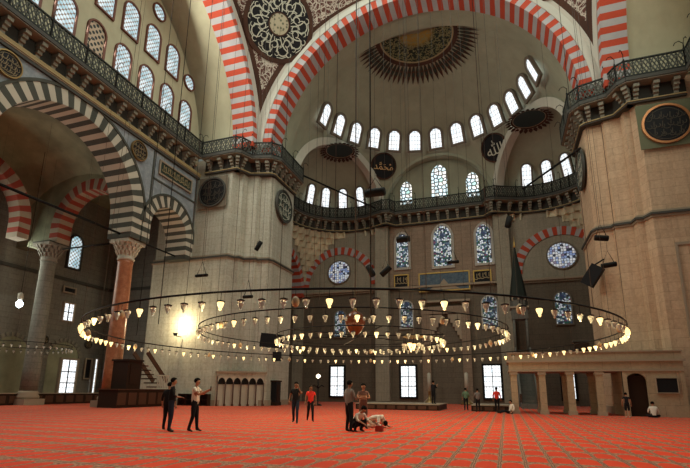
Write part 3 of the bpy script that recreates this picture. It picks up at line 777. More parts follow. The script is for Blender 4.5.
# ------------------------------------------------------------------ galleries: slab, corbels, balustrade
def resample(pl, step):
    out = [Vector(pl[0])]; 
    for a, b_ in zip(pl, pl[1:]):
        a, b_ = Vector(a), Vector(b_); n = max(1, round((b_ - a).length / step)); out += [a + (b_ - a) * i / n for i in range(1, n + 1)]
    return out
def gallery(rail, label, inward, name='gallery', zt=25.35, dense=True, back=1.3, cstep=1.15):
    """rail: polyline of the balustrade in plan; inward: +1/-1 side on which the wall lies (left of travel = +1)"""
    r = empty(name, loc=(rail[0][0], rail[0][1], ZG - 1.8)); ox, oy, oz = rail[0][0], rail[0][1], ZG - 1.8
    T = lambda p, z: (p[0] - ox, p[1] - oy, z - oz)
    P = [Vector(p) for p in rail]; n = len(P); nr = []
    for i in range(n):
        d = (P[min(i + 1, n - 1)] - P[max(i - 1, 0)]).normalized(); nr.append(Vector((-d.y, d.x)) * inward)
    # slab with stepped cornice below
    b = MB()
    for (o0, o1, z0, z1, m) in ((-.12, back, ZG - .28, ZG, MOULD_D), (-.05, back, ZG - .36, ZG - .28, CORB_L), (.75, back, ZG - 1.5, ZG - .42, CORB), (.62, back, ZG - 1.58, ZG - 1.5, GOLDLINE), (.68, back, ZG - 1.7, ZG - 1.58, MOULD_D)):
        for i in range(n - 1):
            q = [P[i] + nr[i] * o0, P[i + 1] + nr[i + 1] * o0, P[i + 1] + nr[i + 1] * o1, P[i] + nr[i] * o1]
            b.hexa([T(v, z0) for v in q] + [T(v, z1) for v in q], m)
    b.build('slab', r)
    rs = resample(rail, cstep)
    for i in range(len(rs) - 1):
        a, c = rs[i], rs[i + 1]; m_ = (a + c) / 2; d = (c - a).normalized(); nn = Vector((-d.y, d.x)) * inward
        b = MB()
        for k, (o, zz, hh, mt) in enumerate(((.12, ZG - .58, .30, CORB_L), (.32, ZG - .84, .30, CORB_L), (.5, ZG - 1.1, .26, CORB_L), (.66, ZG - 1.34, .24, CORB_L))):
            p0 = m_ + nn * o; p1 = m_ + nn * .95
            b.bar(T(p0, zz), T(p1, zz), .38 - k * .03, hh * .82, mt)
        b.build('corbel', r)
    b = MB(); rl = resample(rail, .55)
    for i in range(n - 1):
        b.bar(T(P[i], zt), T(P[i + 1], zt), .14, .10, LATT if not dense else IRON2); b.bar(T(P[i], ZG + .12), T(P[i + 1], ZG + .12), .12, .09, IRON2)
    hmid = (ZG + .15 + zt) / 2
    for i in range(len(rl) - 1):
        a, c = rl[i], rl[i + 1]; m1 = (a + c) / 2
        b.bar(T(a, ZG + .15), T(a, zt), .05, .05, IRON2)
        q = [(a, hmid), (m1, zt - .06), (c, hmid), (m1, ZG + .2)]
        for j in range(4): b.bar(T(*q[j]), T(*q[(j + 1) % 4]), .07, .09, LATT)
        q = [(a, zt - .1), (m1, hmid), (c, zt - .1)]; b.bar(T(*q[0]), T(*q[1]), .055, .07, LATT); b.bar(T(*q[1]), T(*q[2]), .055, .07, LATT)
        q = [(a, ZG + .2), (m1, hmid), (c, ZG + .2)]; b.bar(T(*q[0]), T(*q[1]), .055, .07, LATT); b.bar(T(*q[1]), T(*q[2]), .055, .07, LATT)
    b.build('balustrade', r, label='pierced balustrade with interlaced pattern')
    pr = resample(rail, 2.7)
    for i in range(len(pr)):
        b = MB(); p = pr[i]; j = min(i, len(pr) - 2); d = (pr[j + 1] - pr[j]).normalized(); nn = Vector((-d.y, d.x)) * inward
        b.bar(T(p - nn * .05, ZG - .3), T(p - nn * .05, zt + .15), .10, .10, IRON)
        q = [p - nn * .05, p + nn * .0, p - nn * .25, p - nn * .5, p - nn * .6]
        b.tube([T(q[0], zt + .1), T(q[1], zt + .55), T(q[2], zt + .8), T(q[3], zt + .7), T(q[4], zt + .5)], .03, IRON, 5)
        b.build('lamp_hook', r)
    tag(r, label, 'gallery'); return r
pierrail = [(-20.3, 13.25), (-16.5, 13.25), (-16.0, 13.6), (-15.5, 14.85), (-13.7, 15.35), (-13.05, 16.2), (-13.05, 21.4), (-14.3, 22.6)]
gallery([(-20.3, -14), (-20.3, 13.25)], 'gallery with pierced balustrade running below the left window wall', 1)
gallery(pierrail, 'gallery wrapping round the top of the left pier', 1)
gallery(mirror(pierrail, -1), 'gallery wrapping round the top of the right pier', -1)
gallery([(20.3, -14), (20.3, 13.25)], 'gallery below the window wall on the right edge', -1)
def exrail(s):
    ex, ey = EX[0] if s < 0 else EX[1]; out = []
    for i in range(19):
        a = math.radians(-(58.3 + 96) + 170 * i / 18)      # from the pier round to the centre
        a = a if s < 0 else -a
        out.append((ex + 6.05 * math.sin(a), ey + 6.05 * math.cos(a)))
    return out
def trimrail(pl, s): return [p for p in pl if not (p[1] < 22.9)]
gallery(trimrail(exrail(-1), -1) + [(-6.9, 32.3)], 'curved gallery in the left corner half dome', 1)
gallery(trimrail(exrail(1), 1) + [(6.9, 32.3)], 'curved gallery in the right corner half dome', -1)
gallery([(-6.9, 32.3), (-5.9, 32.4), (-5.4, 33.4), (5.4, 33.4), (5.9, 32.4), (6.9, 32.3)], 'straight gallery across the middle of the far wall', 1)

# ------------------------------------------------------------------ left arcade
XA = -21.2; TH = 2.4
b = MB()
def low_edge(y):
    z = 13.4
    for yc, zc, R in ((.65, 15.1, 6.9), (10.8, 15.1, 3.35), (-9.5, 15.1, 3.35)):
        if abs(y - yc) < R: z = max(z, zc + math.sqrt(R * R - (y - yc) ** 2))
    return z
ys = sorted(set([-16 + i * .25 for i in range(122)] + [.65 - 6.9, .65 + 6.9, 10.8 - 3.35, 14.15]))
ys = [y for y in ys if y <= 14.2]
for y0, y1 in zip(ys, ys[1:]):
    z0, z1 = low_edge(y0 + 1e-4), low_edge(y1 - 1e-4)
    b.face([(XA, y0, z0), (XA, y1, z1), (XA, y1, 22.5), (XA, y0, 22.5)], MARB)
    b.face([(XA - TH, y0, z0), (XA - TH, y1, z1), (XA - TH, y1, 22.5), (XA - TH, y0, 22.5)], P_AISLE)
b.box((XA + .12, -.9, 22.35), (.3, 30.2, .3), GOLDLINE); b.box((XA + .08, -.9, 22.0), (.2, 30.2, .22), MOULD_D); b.box((XA + .1, -.9, 22.15), (.22, 30.2, .08), MOULD)
# dark inlaid borders dividing the marble
for y in (8.05, 13.95, -6.75): b.box((XA + .03, y, 19.2), (.08, .16, 5.6), BLK)
b.box((XA + .03, 11.0, 19.45 - .1), (.08, 5.8, .16), BLK); b.box((XA + .03, 11.0, 21.9), (.08, 5.8, .14), BLK)
struct(b.build('wall_left_arcade'))
def arcade_arch(yc, Ri, Ro, N, lab):
    a = empty('arcade_arch', loc=(XA + .04, yc, 15.1)); b = MB()
    arch_ring(b, (0, 0, 0), (0, 1, 0), (1, 0, 0), Ri, Ro, TH, N, BLK, CRM, edge=BLK, ew=.22)
    for sg in (-1, 1):
        for k in range(4):
            b.box((-TH / 2, sg * (Ri + Ro) / 2, -.2 - k * .43), (TH, Ro - Ri, .43), CRM if k % 2 == 0 else BLK)
    b.build('voussoirs', a); tag(a, lab, 'arch')
arcade_arch(.65, 5.75, 6.9, 41, 'wide arch of black and cream stripes on the left above the red granite column')
arcade_arch(10.8, 2.35, 3.35, 21, 'narrow arch of black and cream stripes between the granite column and the left pier')
# roundels and inscription on the spandrels
for y, z, lab in ((6.2, 20.85, 'small dark roundel on grey marble between the wide and narrow black and cream arches'), (-4.75, 20.9, 'small dark roundel on grey marble at the left edge of the picture')):
    roundel(WL(XA + .02, y, z), .86, lab, None, 'dark', BRASS, tm=CALG_D)
panel(WL(XA + .05, 10.9, 20.65), 4.5, 1.35, MOULD, DGREEN, 'long dark green inscription panel in grey marble above the narrow arch')

def column(loc, r, h, hc, shaft, cap, label):
    e = empty('column', loc=loc)
    b = MB(); b.box((0, 0, .25), (r * 2.9, r * 2.9, .5), MOULD); b.lathe([(r * 1.35, .5), (r * 1.4, .7), (r * 1.2, .85), (r * 1.28, 1.0), (r * 1.05, 1.15)], MOULD, n=32); b.build('base', e)
    b = MB(); b.lathe([(r * 1.04, 1.15), (r * 1.03, 3), (r, h * .5), (r * .93, h - hc - .3), (r * .98, h - hc - .2), (r * .98, h - hc)], shaft, n=36); b.build('shaft', e)
    b = MB(); z0 = h - hc
    b.lathe([(r * .98, z0), (r * 1.12, z0 + .12), (r * 1.0, z0 + .22), (r * 1.05, z0 + hc * .35), (r * 1.45, z0 + hc * .75), (r * 1.6, z0 + hc * .82)], cap, n=32)
    for lv in range(3):
        n = 16; rr = r * (1.08 + lv * .2); zz = z0 + hc * (.22 + .2 * lv)
        for k in range(n):
            a = 2 * PI * (k + .5 * (lv % 2)) / n; Mx = Matrix.Rotation(a, 4, 'Z'); wd = PI * rr / n * .8
            q = [(rr - .12, -wd * .3, 0), (rr + .02, -wd * .3, 0), (rr + .02, wd * .3, 0), (rr - .12, wd * .3, 0), (rr - .12, -wd, hc * .2), (rr + .22, -wd, hc * .2), (rr + .22, wd, hc * .2), (rr - .12, wd, hc * .2)]
            b.hexa([Mx @ Vector(v) + Vector((0, 0, zz)) for v in q], cap)
    b.box((0, 0, h - hc * .11), (r * 3.1, r * 3.1, hc * .22), cap); b.box((0, 0, h - .04), (r * 3.25, r * 3.25, .1), BLK); b.build('capital', e)
    tag(e, label, 'column'); return e
CAPW = plaster('pale_carved_marble', (.55, .52, .42), .2, False)
column((-22.4, 7.45, 0), .62, 13.45, 1.75, GRAN, CAPW, 'tall red granite column with pale carved capital beside the left pier')
column((-31.1, 7.4, 0), .62, 14.0, 1.7, ST_A, plaster('grey_capital', (.25, .23, .19), .2, False), 'thick grey stone column standing in the shaded left aisle')

# iron tie rods
for (a_, c_, rr, lab) in (((-22.3, -5.1, 13.75), (-22.3, 6.6, 13.75), .10, 'black iron tie rod across the foot of the wide striped arch'), ((-29.6, 7.4, 13.4), (-23.4, 7.4, 13.4), .08, 'black iron tie rod across the red and white aisle arch'), ((-22.3, 8.5, 13.75), (-22.3, 13.9, 13.75), .08, 'black iron tie rod across the narrow striped arch')):
    b = MB(); b.tube([a_, c_], rr, IRON, 8); tag(b.build('tie_rod'), lab, 'rod')

# aisle behind the arcade
b = MB(); xa0, xa1, yp = -35.0, XA - TH + .05, 7.0; K = 60
xs = [xa0 + (xa1 - xa0) * i / K for i in range(K + 1)]; cxa, Ra, zca = -26.75, 4.15, 15.3
def zlow(x): return max(13.9, zca + math.sqrt(Ra * Ra - (x - cxa) ** 2)) if abs(x - cxa) < Ra else 13.9
for x0, x1 in zip(xs, xs[1:]):
    for yy in (yp, yp + 1.2): b.face([(x0, yy, zlow(x0)), (x1, yy, zlow(x1)), (x1, yy, 22.5), (x0, yy, 22.5)], P_AISLE)
    b.face([(x0, yp, zlow(x0)), (x1, yp, zlow(x1)), (x1, yp + 1.2, zlow(x1)), (x0, yp + 1.2, zlow(x0))], P_AISLE)
struct(b.build('wall_left_aisle_cross'))
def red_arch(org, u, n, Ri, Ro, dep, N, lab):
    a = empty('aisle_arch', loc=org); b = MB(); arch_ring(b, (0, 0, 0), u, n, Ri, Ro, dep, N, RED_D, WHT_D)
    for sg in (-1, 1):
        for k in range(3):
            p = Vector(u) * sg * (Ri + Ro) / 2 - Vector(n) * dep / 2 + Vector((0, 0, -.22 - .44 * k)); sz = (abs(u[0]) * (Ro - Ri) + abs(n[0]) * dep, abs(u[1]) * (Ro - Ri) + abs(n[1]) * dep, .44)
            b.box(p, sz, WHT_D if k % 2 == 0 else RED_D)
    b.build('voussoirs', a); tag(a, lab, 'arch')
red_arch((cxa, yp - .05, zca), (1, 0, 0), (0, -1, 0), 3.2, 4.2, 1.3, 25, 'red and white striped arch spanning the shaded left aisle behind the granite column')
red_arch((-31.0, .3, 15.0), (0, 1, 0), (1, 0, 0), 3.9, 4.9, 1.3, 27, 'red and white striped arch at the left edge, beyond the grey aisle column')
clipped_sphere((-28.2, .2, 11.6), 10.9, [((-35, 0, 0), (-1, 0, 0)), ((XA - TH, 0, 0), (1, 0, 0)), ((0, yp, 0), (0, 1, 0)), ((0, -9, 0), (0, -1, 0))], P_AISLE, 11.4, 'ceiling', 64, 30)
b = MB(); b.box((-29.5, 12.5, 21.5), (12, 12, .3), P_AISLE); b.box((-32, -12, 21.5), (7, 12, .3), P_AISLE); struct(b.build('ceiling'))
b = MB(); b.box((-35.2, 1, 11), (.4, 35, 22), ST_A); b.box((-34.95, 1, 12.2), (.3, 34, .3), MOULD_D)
for yc in (13.4, 8.1, 2.8):
    for i in range(13):
        a0 = PI * i / 13; a1 = PI * (i + .5) / 13
        P0 = [(-34.98, yc - math.cos(a0) * 1.75, 4.2 + math.sin(a0) * 1.75), (-34.98, yc - math.cos(a1) * 1.75, 4.2 + math.sin(a1) * 1.75), (-34.98, yc - math.cos(a1) * 2.1, 4.2 + math.sin(a1) * 2.1), (-34.98, yc - math.cos(a0) * 2.1, 4.2 + math.sin(a0) * 2.1)]
        b.hexa(P0 + [(p[0] + .12, p[1], p[2]) for p in P0], CORB_L)
    b.plate([(0, 0)] * 3, 0, 0, ST_A) if False else None
    pts = [(-34.93, yc - 1.7, 0)] + [(-34.93, yc - math.cos(PI * i / 16) * 1.7, 4.2 + math.sin(PI * i / 16) * 1.7) for i in range(17)] + [(-34.93, yc + 1.7, 0)]
    b.face(pts, P_AISLE)
struct(b.build('wall_left'))
b = MB(); b.box((-29.8, 18.4, 11), (11, .4, 22), ST_A); b.box((-29.8, 18.15, 12.2), (11, .2, .3), MOULD_D); struct(b.build('wall_left_aisle_end'))
window(WL(-34.85, 12.9, 15.2), 1.35, 3.4, 'round', G_LAT, MOULD_D, .16, 'arched lattice window high in the left aisle')
window(WL(-34.85, 13.1, 8.9), 1.1, 1.7, 'rect', G_DOOR, MOULD, .14, 'small square window half way up the left aisle wall', (2, 2))
window(WL(-34.8, 14.0, 2.45), 1.7, 3.4, 'rect', G_DOOR, MOULD, .2, 'tall daylit window at floor level in the left aisle', (2, 3))
window(WL(-34.8, 10.6, 2.45), .45, 3.4, 'rect', G_DOOR, MOULD, .14, 'narrow daylit opening behind the grey aisle column')
window(WL(-34.8, 17.2, 2.45), .3, 4.0, 'rect', G_DOOR, MOULD, .1, 'thin daylit slit at the corner of the aisle')
window(WQ(-27.5, 18.15, 13.6), 1.6, 3.9, 'rect', G_PRC, MOULD_D, .14, 'tall pierced window seen between granite column and left pier')
window(WQ(-28.0, 18.15, 2.2), .5, 3.4, 'rect', G_DOOR, MOULD, .12, 'thin bright opening behind the wooden pulpit')
for y, z, ww, hh, lab in ((12.9, 11.15, 1.5, .7, 'dark rectangular grille on the left aisle wall'), (16.3, 3.4, .9, 2.2, 'dark framed board low on the left aisle wall')):
    panel(WL(-34.85, y, z), ww, hh, MOULD, BLACK, lab, 'wall_grille', text=None, cat='grille')
for y in (11.0, 16.0):
    roundel(WL(-34.9, y, 5.9), .4, 'tiny dark round boss, %s of the tall aisle window recess' % ('left' if y < 13 else 'right'), None, 'dark', MOULD_D, tm=CALG_D)
b = MB(); b.box((-31.6, 5.8, .45), (.5, 23, .9), WOOD); b.box((-31.55, 5.8, .93), (.7, 23, .07), MOULD)
for k in range(22): b.box((-31.32, -5 + k * 1.04, .45), (.06, .75, .6), WOOD2)
tag(b.build('aisle_rail'), 'long low dark wooden barrier along the left aisle', 'barrier')
# wooden pulpit with its own stair
r = empty('wooden_pulpit', loc=(-21.2, 9.6, 0))
b = MB(); b.box((0, -.4, .65), (1.8, 6.2, 1.3), WOOD); b.box((0, -.4, 1.34), (1.95, 6.4, .08), WOOD2)
for k in range(6): b.box((.93, -3.1 + k * 1.05, .66), (.06, .8, .9), WOOD2)
b.build('base', r)
b = MB(); b.box((0, -1.9, 2.4), (1.5, 1.4, 2.2), WOOD); b.box((.78, -1.9, 2.5), (.08, 1.0, 1.5), WOOD); b.box((0, -1.9, 3.55), (1.7, 1.6, .12), WOOD); b.build('platform_box', r)
b = MB()
for k in range(6): b.box((0, -.55 + k * .36, 3.2 - k * .33), (1.3, .36, .1), WOOD2)
b.bar((.7, -.7, 4.3), (.7, 1.9, 2.0), .1, .35, WOOD2); b.bar((-.7, -.7, 4.3), (-.7, 1.9, 2.0), .1, .35, WOOD2); b.build('stair', r)
b = MB()
for k in range(7): b.box((.75, .75 + k * .2, 1.95), (.06, .07, 1.1), CRM)
b.box((.75, 1.35, 2.5), (.08, 1.4, .08), CRM); b.box((.75, 1.35, 1.4), (.08, 1.4, .08), CRM); b.build('balustrade', r, label='pale turned balusters')
tag(r, 'dark carved wooden pulpit with stair and pale balusters beside the granite column', 'pulpit')

# pier furnishings
roundel(WQ(-19.2, 14.0, 20.2), 1.55, 'dark round calligraphy disc on a square panel on the front of the left pier', None, 'dark', MOULD_D, 1.62, mat('disc_backing', (.17, .14, .10), .8), tm=CALG_X)
roundel(WQ(18.75, 14.0, 20.2), 1.55, 'dark calligraphy disc with copper rim on green square on the right pier', None, 'dark', mat('copper_rim', (.42, .18, .07), .4, .5), 1.75, mat('disc_backing_green', (.13, .14, .08), .8), tm=CALG_X)
roundel(WL(-13.85, 18.7, 19.9), 1.75, 'black calligraphy disc on the inner side of the left pier, seen obliquely', None, 'green', MOULD_D, tm=CALG)
roundel(WR_(13.85, 18.5, 19.6), 1.75, 'dark green calligraphy disc on the inner side of the right pier, seen edge on', None, 'green', MOULD_D, tm=CALG)
for s, txt, lab in ((-1, '\ufdf4', 'round black disc with gold calligraphy on the half dome, left of the centre'), (1, '\ufdf2', 'round black disc with pale calligraphy on the half dome, right of the centre')):
    az = math.radians(-29.9 if s < 0 else 33.4)
    roundel(on_sphere((0, CY_D, ZC), R_D, az, 30.1, .15), 1.72, lab, None, 'dark', BROWN, text=txt, tm=mat('gold_letters', (.70, .45, .20), .5) if s < 0 else CALG)

# niche unit with slender wooden posts on the left pier
A0, B0 = Vector((-17.15, 13.75)), Vector((-13.75, 16.35)); d = (B0 - A0).normalized(); nn = Vector((d.y, -d.x))
mid = (A0 + B0) / 2; Mx = frame((mid.x, mid.y, 0), (d.x, d.y, 0), (nn.x, nn.y, 0)); r = empty('shelved_niche', Mx); L = (B0 - A0).length
b = MB(); b.box((0, .35, 1.5), (L, .3, 3.0), CRM); b.box((0, .12, 2.92), (L + .2, .8, .16), MOULD); b.box((0, .15, 2.7), (L, .6, .3), ST_L); b.build('surround', r)
for k in range(7):
    b = MB(); x = -L / 2 + .14 + (L - .28) * k / 6; b.tube([(x, -.08, .02), (x, -.08, .3), (x, -.08, 2.0)], [.075, .06, .06], WOOD2, 8); b.box((x, -.08, .08), (.2, .2, .16), WOOD2); b.build('post', r)
b = MB()
for k in range(6):
    x0 = -L / 2 + .14 + (L - .28) * k / 6; wd = (L - .28) / 6; K = 8
    for i in range(K):
        t0, t1 = i / K, (i + 1) / K; f = lambda t: 2.0 + .42 * math.sin(PI * t) ** .6
        b.hexa([(x0 + wd * t0, -.12, f(t0)), (x0 + wd * t1, -.12, f(t1)), (x0 + wd * t1, -.02, f(t1)), (x0 + wd * t0, -.02, f(t0)), (x0 + wd * t0, -.12, 2.6), (x0 + wd * t1, -.12, 2.6), (x0 + wd * t1, -.02, 2.6), (x0 + wd * t0, -.02, 2.6)], CRM)
b.build('scalloped_arches', r)
b = MB(); b.box((0, .17, 2.2), (L - .2, .06, .7), BLACK); b.build('recess_shade_sheet', r)  # flat black sheet stands in for the shade behind the arch heads
tag(r, 'row of small arches on slender brown posts against the left pier', 'niche')
r = empty('tall_clock_case', loc=(-13.55, 18.1, 0)); b = MB(); b.box((0, 0, 1.1), (.5, .95, 2.2), BLACK); b.box((0, 0, .15), (.62, 1.1, .3), WOOD); b.box((0, 0, 2.2), (.62, 1.1, .14), WOOD); b.build('case', r)
b = MB(); b.box((.27, 0, 1.15), (.04, .6, 1.5), WOOD); b.build('door', r); tag(r, 'tall narrow black case standing at the corner of the left pier', 'case')
for x0, x1, lab in ((-20.7, -17.6, 'low dark shelf full of books at the foot of the left pier'),):
    r = empty('book_shelf', loc=((x0 + x1) / 2, 13.55, 0)); wd = x1 - x0
    b = MB(); b.box((0, .2, .5), (wd, .05, 1.0), WOOD); 
    for z in (.04, .5, .98): b.box((0, 0, z), (wd, .45, .06), WOOD)
    for k in range(5): b.box((-wd / 2 + .03 + (wd - .06) * k / 4, 0, .5), (.05, .45, .98), WOOD)
    b.build('shelf_frame', r); tag(r, lab, 'shelf')

# ------------------------------------------------------------------ raised loggia at the right pier
LX0, LX1, LY0, LY1 = 7.0, 17.1, 12.5, 15.9
r = empty('raised_loggia', loc=(12, 14, 0)); T = lambda x, y, z: (x - 12, y - 14, z)
b = MB(); b.box(T((LX0 + LX1) / 2, (LY0 + LY1) / 2, 3.2), (LX1 - LX0, LY1 - LY0, .6), ST_M)
b.box(T((LX0 + LX1) / 2, (LY0 + LY1) / 2 - .0, 2.83), (LX1 - LX0 + .1, LY1 - LY0 + .1, .12), MOULD); b.box(T((LX0 + LX1) / 2, (LY0 + LY1) / 2, 3.45), (LX1 - LX0 + .25, LY1 - LY0 + .25, .14), MOULD)
b.build('entablature', r)
b = MB(); b.box(T((LX0 + LX1) / 2, LY0 + .1, 3.75), (LX1 - LX0, .16, .5), ST_M); b.box(T((LX0 + LX1) / 2, LY0 + .08, 4.02), (LX1 - LX0 + .1, .26, .08), MOULD)
b.box(T(LX0 + .1, (LY0 + LY1) / 2, 3.75), (.16, LY1 - LY0, .5), ST_M); b.build('parapet', r)
for yy in (LY0 + .25, LY1 - .25):
    for x in (7.27, 9.05, 10.75, 12.45):
        b = MB(); b.box(T(x, yy, 1.45), (.40, .40, 2.65), ST_M); b.box(T(x, yy, .12), (.52, .52, .24), MOULD); b.box(T(x, yy, 2.66), (.52, .52, .2), MOULD); b.build('column', r)
b = MB(); K = 12; xd, wd = 14.5, .58; zs = 2.15
poly = [(13.75, 0), (xd - wd, 0)] + [(xd - math.cos(PI * i / K) * wd, zs + math.sin(PI * i / K) * .5) for i in range(K + 1)] + [(xd + wd, 0), (LX1, 0), (LX1, 2.8), (13.75, 2.8)]
b.plate([(x - 12, z) for x, z in poly], LY0 - 14 + .03, LY0 - 14 + .3, ST_M)
b.box(T(LX1 - .12, (LY0 + LY1) / 2, 1.4), (.24, LY1 - LY0, 2.8), ST_M); b.box(T(13.87, (LY0 + LY1) / 2, 1.4), (.24, LY1 - LY0, 2.8), ST_M); b.build('end_wall', r)
b = MB(); b.box(T(xd, LY0 + .45, 1.25), (1.3, .08, 2.5), WOOD); b.build('doorway_shade_board', r, label='dark board standing for the unlit arched doorway')  # dark board closes the opening, standing in for its unlit interior
b = MB(); b.box(T(16.1, LY0 + .0, 1.9), (1.15, .08, .9), BLACK); b.band([(3.5, 1.42), (4.7, 1.42), (4.7, 2.38), (3.5, 2.38)], [(3.55, 1.47), (4.65, 1.47), (4.65, 2.33), (3.55, 2.33)], LY0 - 14 - .1, LY0 - 14 + .02, MOULD); b.build('dark_window', r)
tag(r, 'raised stone loggia on square columns attached to the right pier', 'loggia')
b = MB(); b.box((19.8, 13.2, .22), (5.2, 1.6, .44), WOOD); b.box((19.8, 13.2, .46), (5.3, 1.7, .05), MOULD_D); tag(b.build('bench'), 'low dark bench along the foot of the right pier', 'bench')
b = MB(); b.box((11.8, 14.1, 4.3), (.9, .6, 1.1), WOOD); b.box((11.8, 14.1, 4.88), (1.0, .7, .08), MOULD_D); tag(b.build('cabinet'), 'dark cabinet standing on top of the raised loggia', 'cabinet')

# ------------------------------------------------------------------ minbar
GRY = masonry('minbar_stone', (.13, .125, .105), (.11, .105, .09), (.07, .065, .055), .9, .5, .2)
r = empty('minbar', loc=(8.6, 30.5, 0))
b = MB(); b.box((0, -.5, 2.6), (1.5, 2.2, 5.2), GRY); 
for k in range(14): b.box((0, -1.8 - k * .42, 4.6 - k * .33), (1.4, .44, .2), GRY); b.box((0, -1.8 - k * .42, (4.5 - k * .33) / 2), (1.2, .42, 4.5 - k * .33), GRY)
b.build('stair_block', r)
for sg in (-1, 1):
    b = MB(); b.bar((sg * .7, -1.4, 5.5), (sg * .7, -7.6, .9), .14, .9, GRY); b.build('stair_parapet', r)
for sx in (-1, 1):
    for sy in (-1, 1):
        b = MB(); b.tube([(sx * .62, sy * .62, 5.2), (sx * .62, sy * .62, 8.9)], .13, GRY, 10); b.build('post', r)
b = MB(); b.box((0, 0, 9.5), (1.6, 1.6, 1.2), GRY); b.box((0, 0, 10.15), (1.9, 1.9, .18), MOULD); b.lathe([(.9, 10.2), (.88, 11.0)], GRY, n=8, smooth=False)
for k in range(8):
    a = PI / 4 * k; b.box((math.cos(a) * .85, math.sin(a) * .85, 11.1), (.2, .2, .35), MOULD)
b.build('canopy', r)
b = MB(); b.lathe([(.95, 11.0), (.92, 11.2), (.05, 17.0)], mat('lead_grey_green', (.022, .028, .023), .7), n=8, smooth=False); b.build('spire', r)
b = MB(); b.lathe([(.03, 16.9), (.16, 17.1), (.05, 17.25), (.12, 17.45), (.03, 17.6), (.02, 18.2)], GOLD, n=12); b.build('finial', r, label='gilt finial')
tag(r, 'slender pulpit tower with tall dark pointed spire and gilt finial', 'minbar')
for x in (-1.55, 2.6):
    r = empty('giant_candlestick', loc=(x, 32.6, 0)); b = MB(); b.lathe([(.75, 0), (.72, .15), (.35, .5), (.16, .75), (.2, 1.0), (.14, 1.3), (.32, 1.42)], BRASS, n=20); b.build('stand', r)
    b = MB(); b.lathe([(.2, 1.4), (.2, 3.4), (.05, 3.5)], CRM, n=16); b.build('candle', r); tag(r, 'giant brass candlestick %s of the prayer niche' % ('left' if x < 0 else 'right'), 'candlestick')
r = empty('lamp_stand', loc=(-10.1, 20, 0)); b = MB(); b.lathe([(.4, 0), (.36, .1), (.06, .2), (.05, 2.5)], IRON, n=12)
for a in range(6): b.tube([(0, 0, 1.6), (math.cos(a) * .4, math.sin(a) * .4, 1.9), (math.cos(a) * .6, math.sin(a) * .6, 1.75)], .04, IRON, 5)
b.build('stand', r); b = MB(); b.lathe([(.02, -.2), (.2, -.05), (.2, .1), (.02, .22)], mat('stand_bulb', (1, .9, .7), .3, 0, (1, .85, .6), 4), c=(0, 0, 2.7), n=12); b.build('bulb', r); tag(r, 'dark branching lamp stand with one bright bulb behind the walking pair', 'lamp')

# ------------------------------------------------------------------ ring chandeliers
BULB = mat('lit_bulb', (1, .8, .5), .3, 0, (1, .80, .42), 6)
BULB2 = mat('dim_bulb', (.9, .8, .6), .3, 0, (1, .8, .5), 1.2)
GLS = mat('oil_lamp_glass', (.80, .84, .74), .15, 0, None, 0)
GLS.node_tree.nodes['Principled BSDF'].inputs['Transmission Weight'].default_value = .55
GLS.node_tree.nodes['Principled BSDF'].inputs['Emission Color'].default_value = (1, .85, .6, 1)
GLW = mat('glowing_lamp_glass', (1, .85, .6), .3, 0, (1, .70, .28), 1.6)
EGG = mat('ostrich_egg', (.42, .30, .17), .45)
WIRE = mat('suspension_cable', (.07, .065, .055), .7)
def lamp_mesh(lit):
    b = MB(); g = GLW if lit else GLS
    b.tube([(0, 0, 0), (0, 0, -.26)], .008, IRON, 5)
    b.lathe([(.02, -.24), (.115, -.27), (.12, -.295), (.09, -.30)], IRON, n=14)
    b.lathe([(.088, -.30), (.10, -.34), (.075, -.42), (.035, -.50), (.045, -.53), (.01, -.56)], g, n=14)
    if lit: b.lathe([(.01, -.50), (.06, -.42), (.085, -.34), (.05, -.26), (.01, -.24)], BULB, n=12)
    return b
LS = .86
protos = {}
for lit in (0, 1):
    o = lamp_mesh(lit).build('oil_lamp'); protos[lit] = o.data; bpy.data.objects.remove(o)
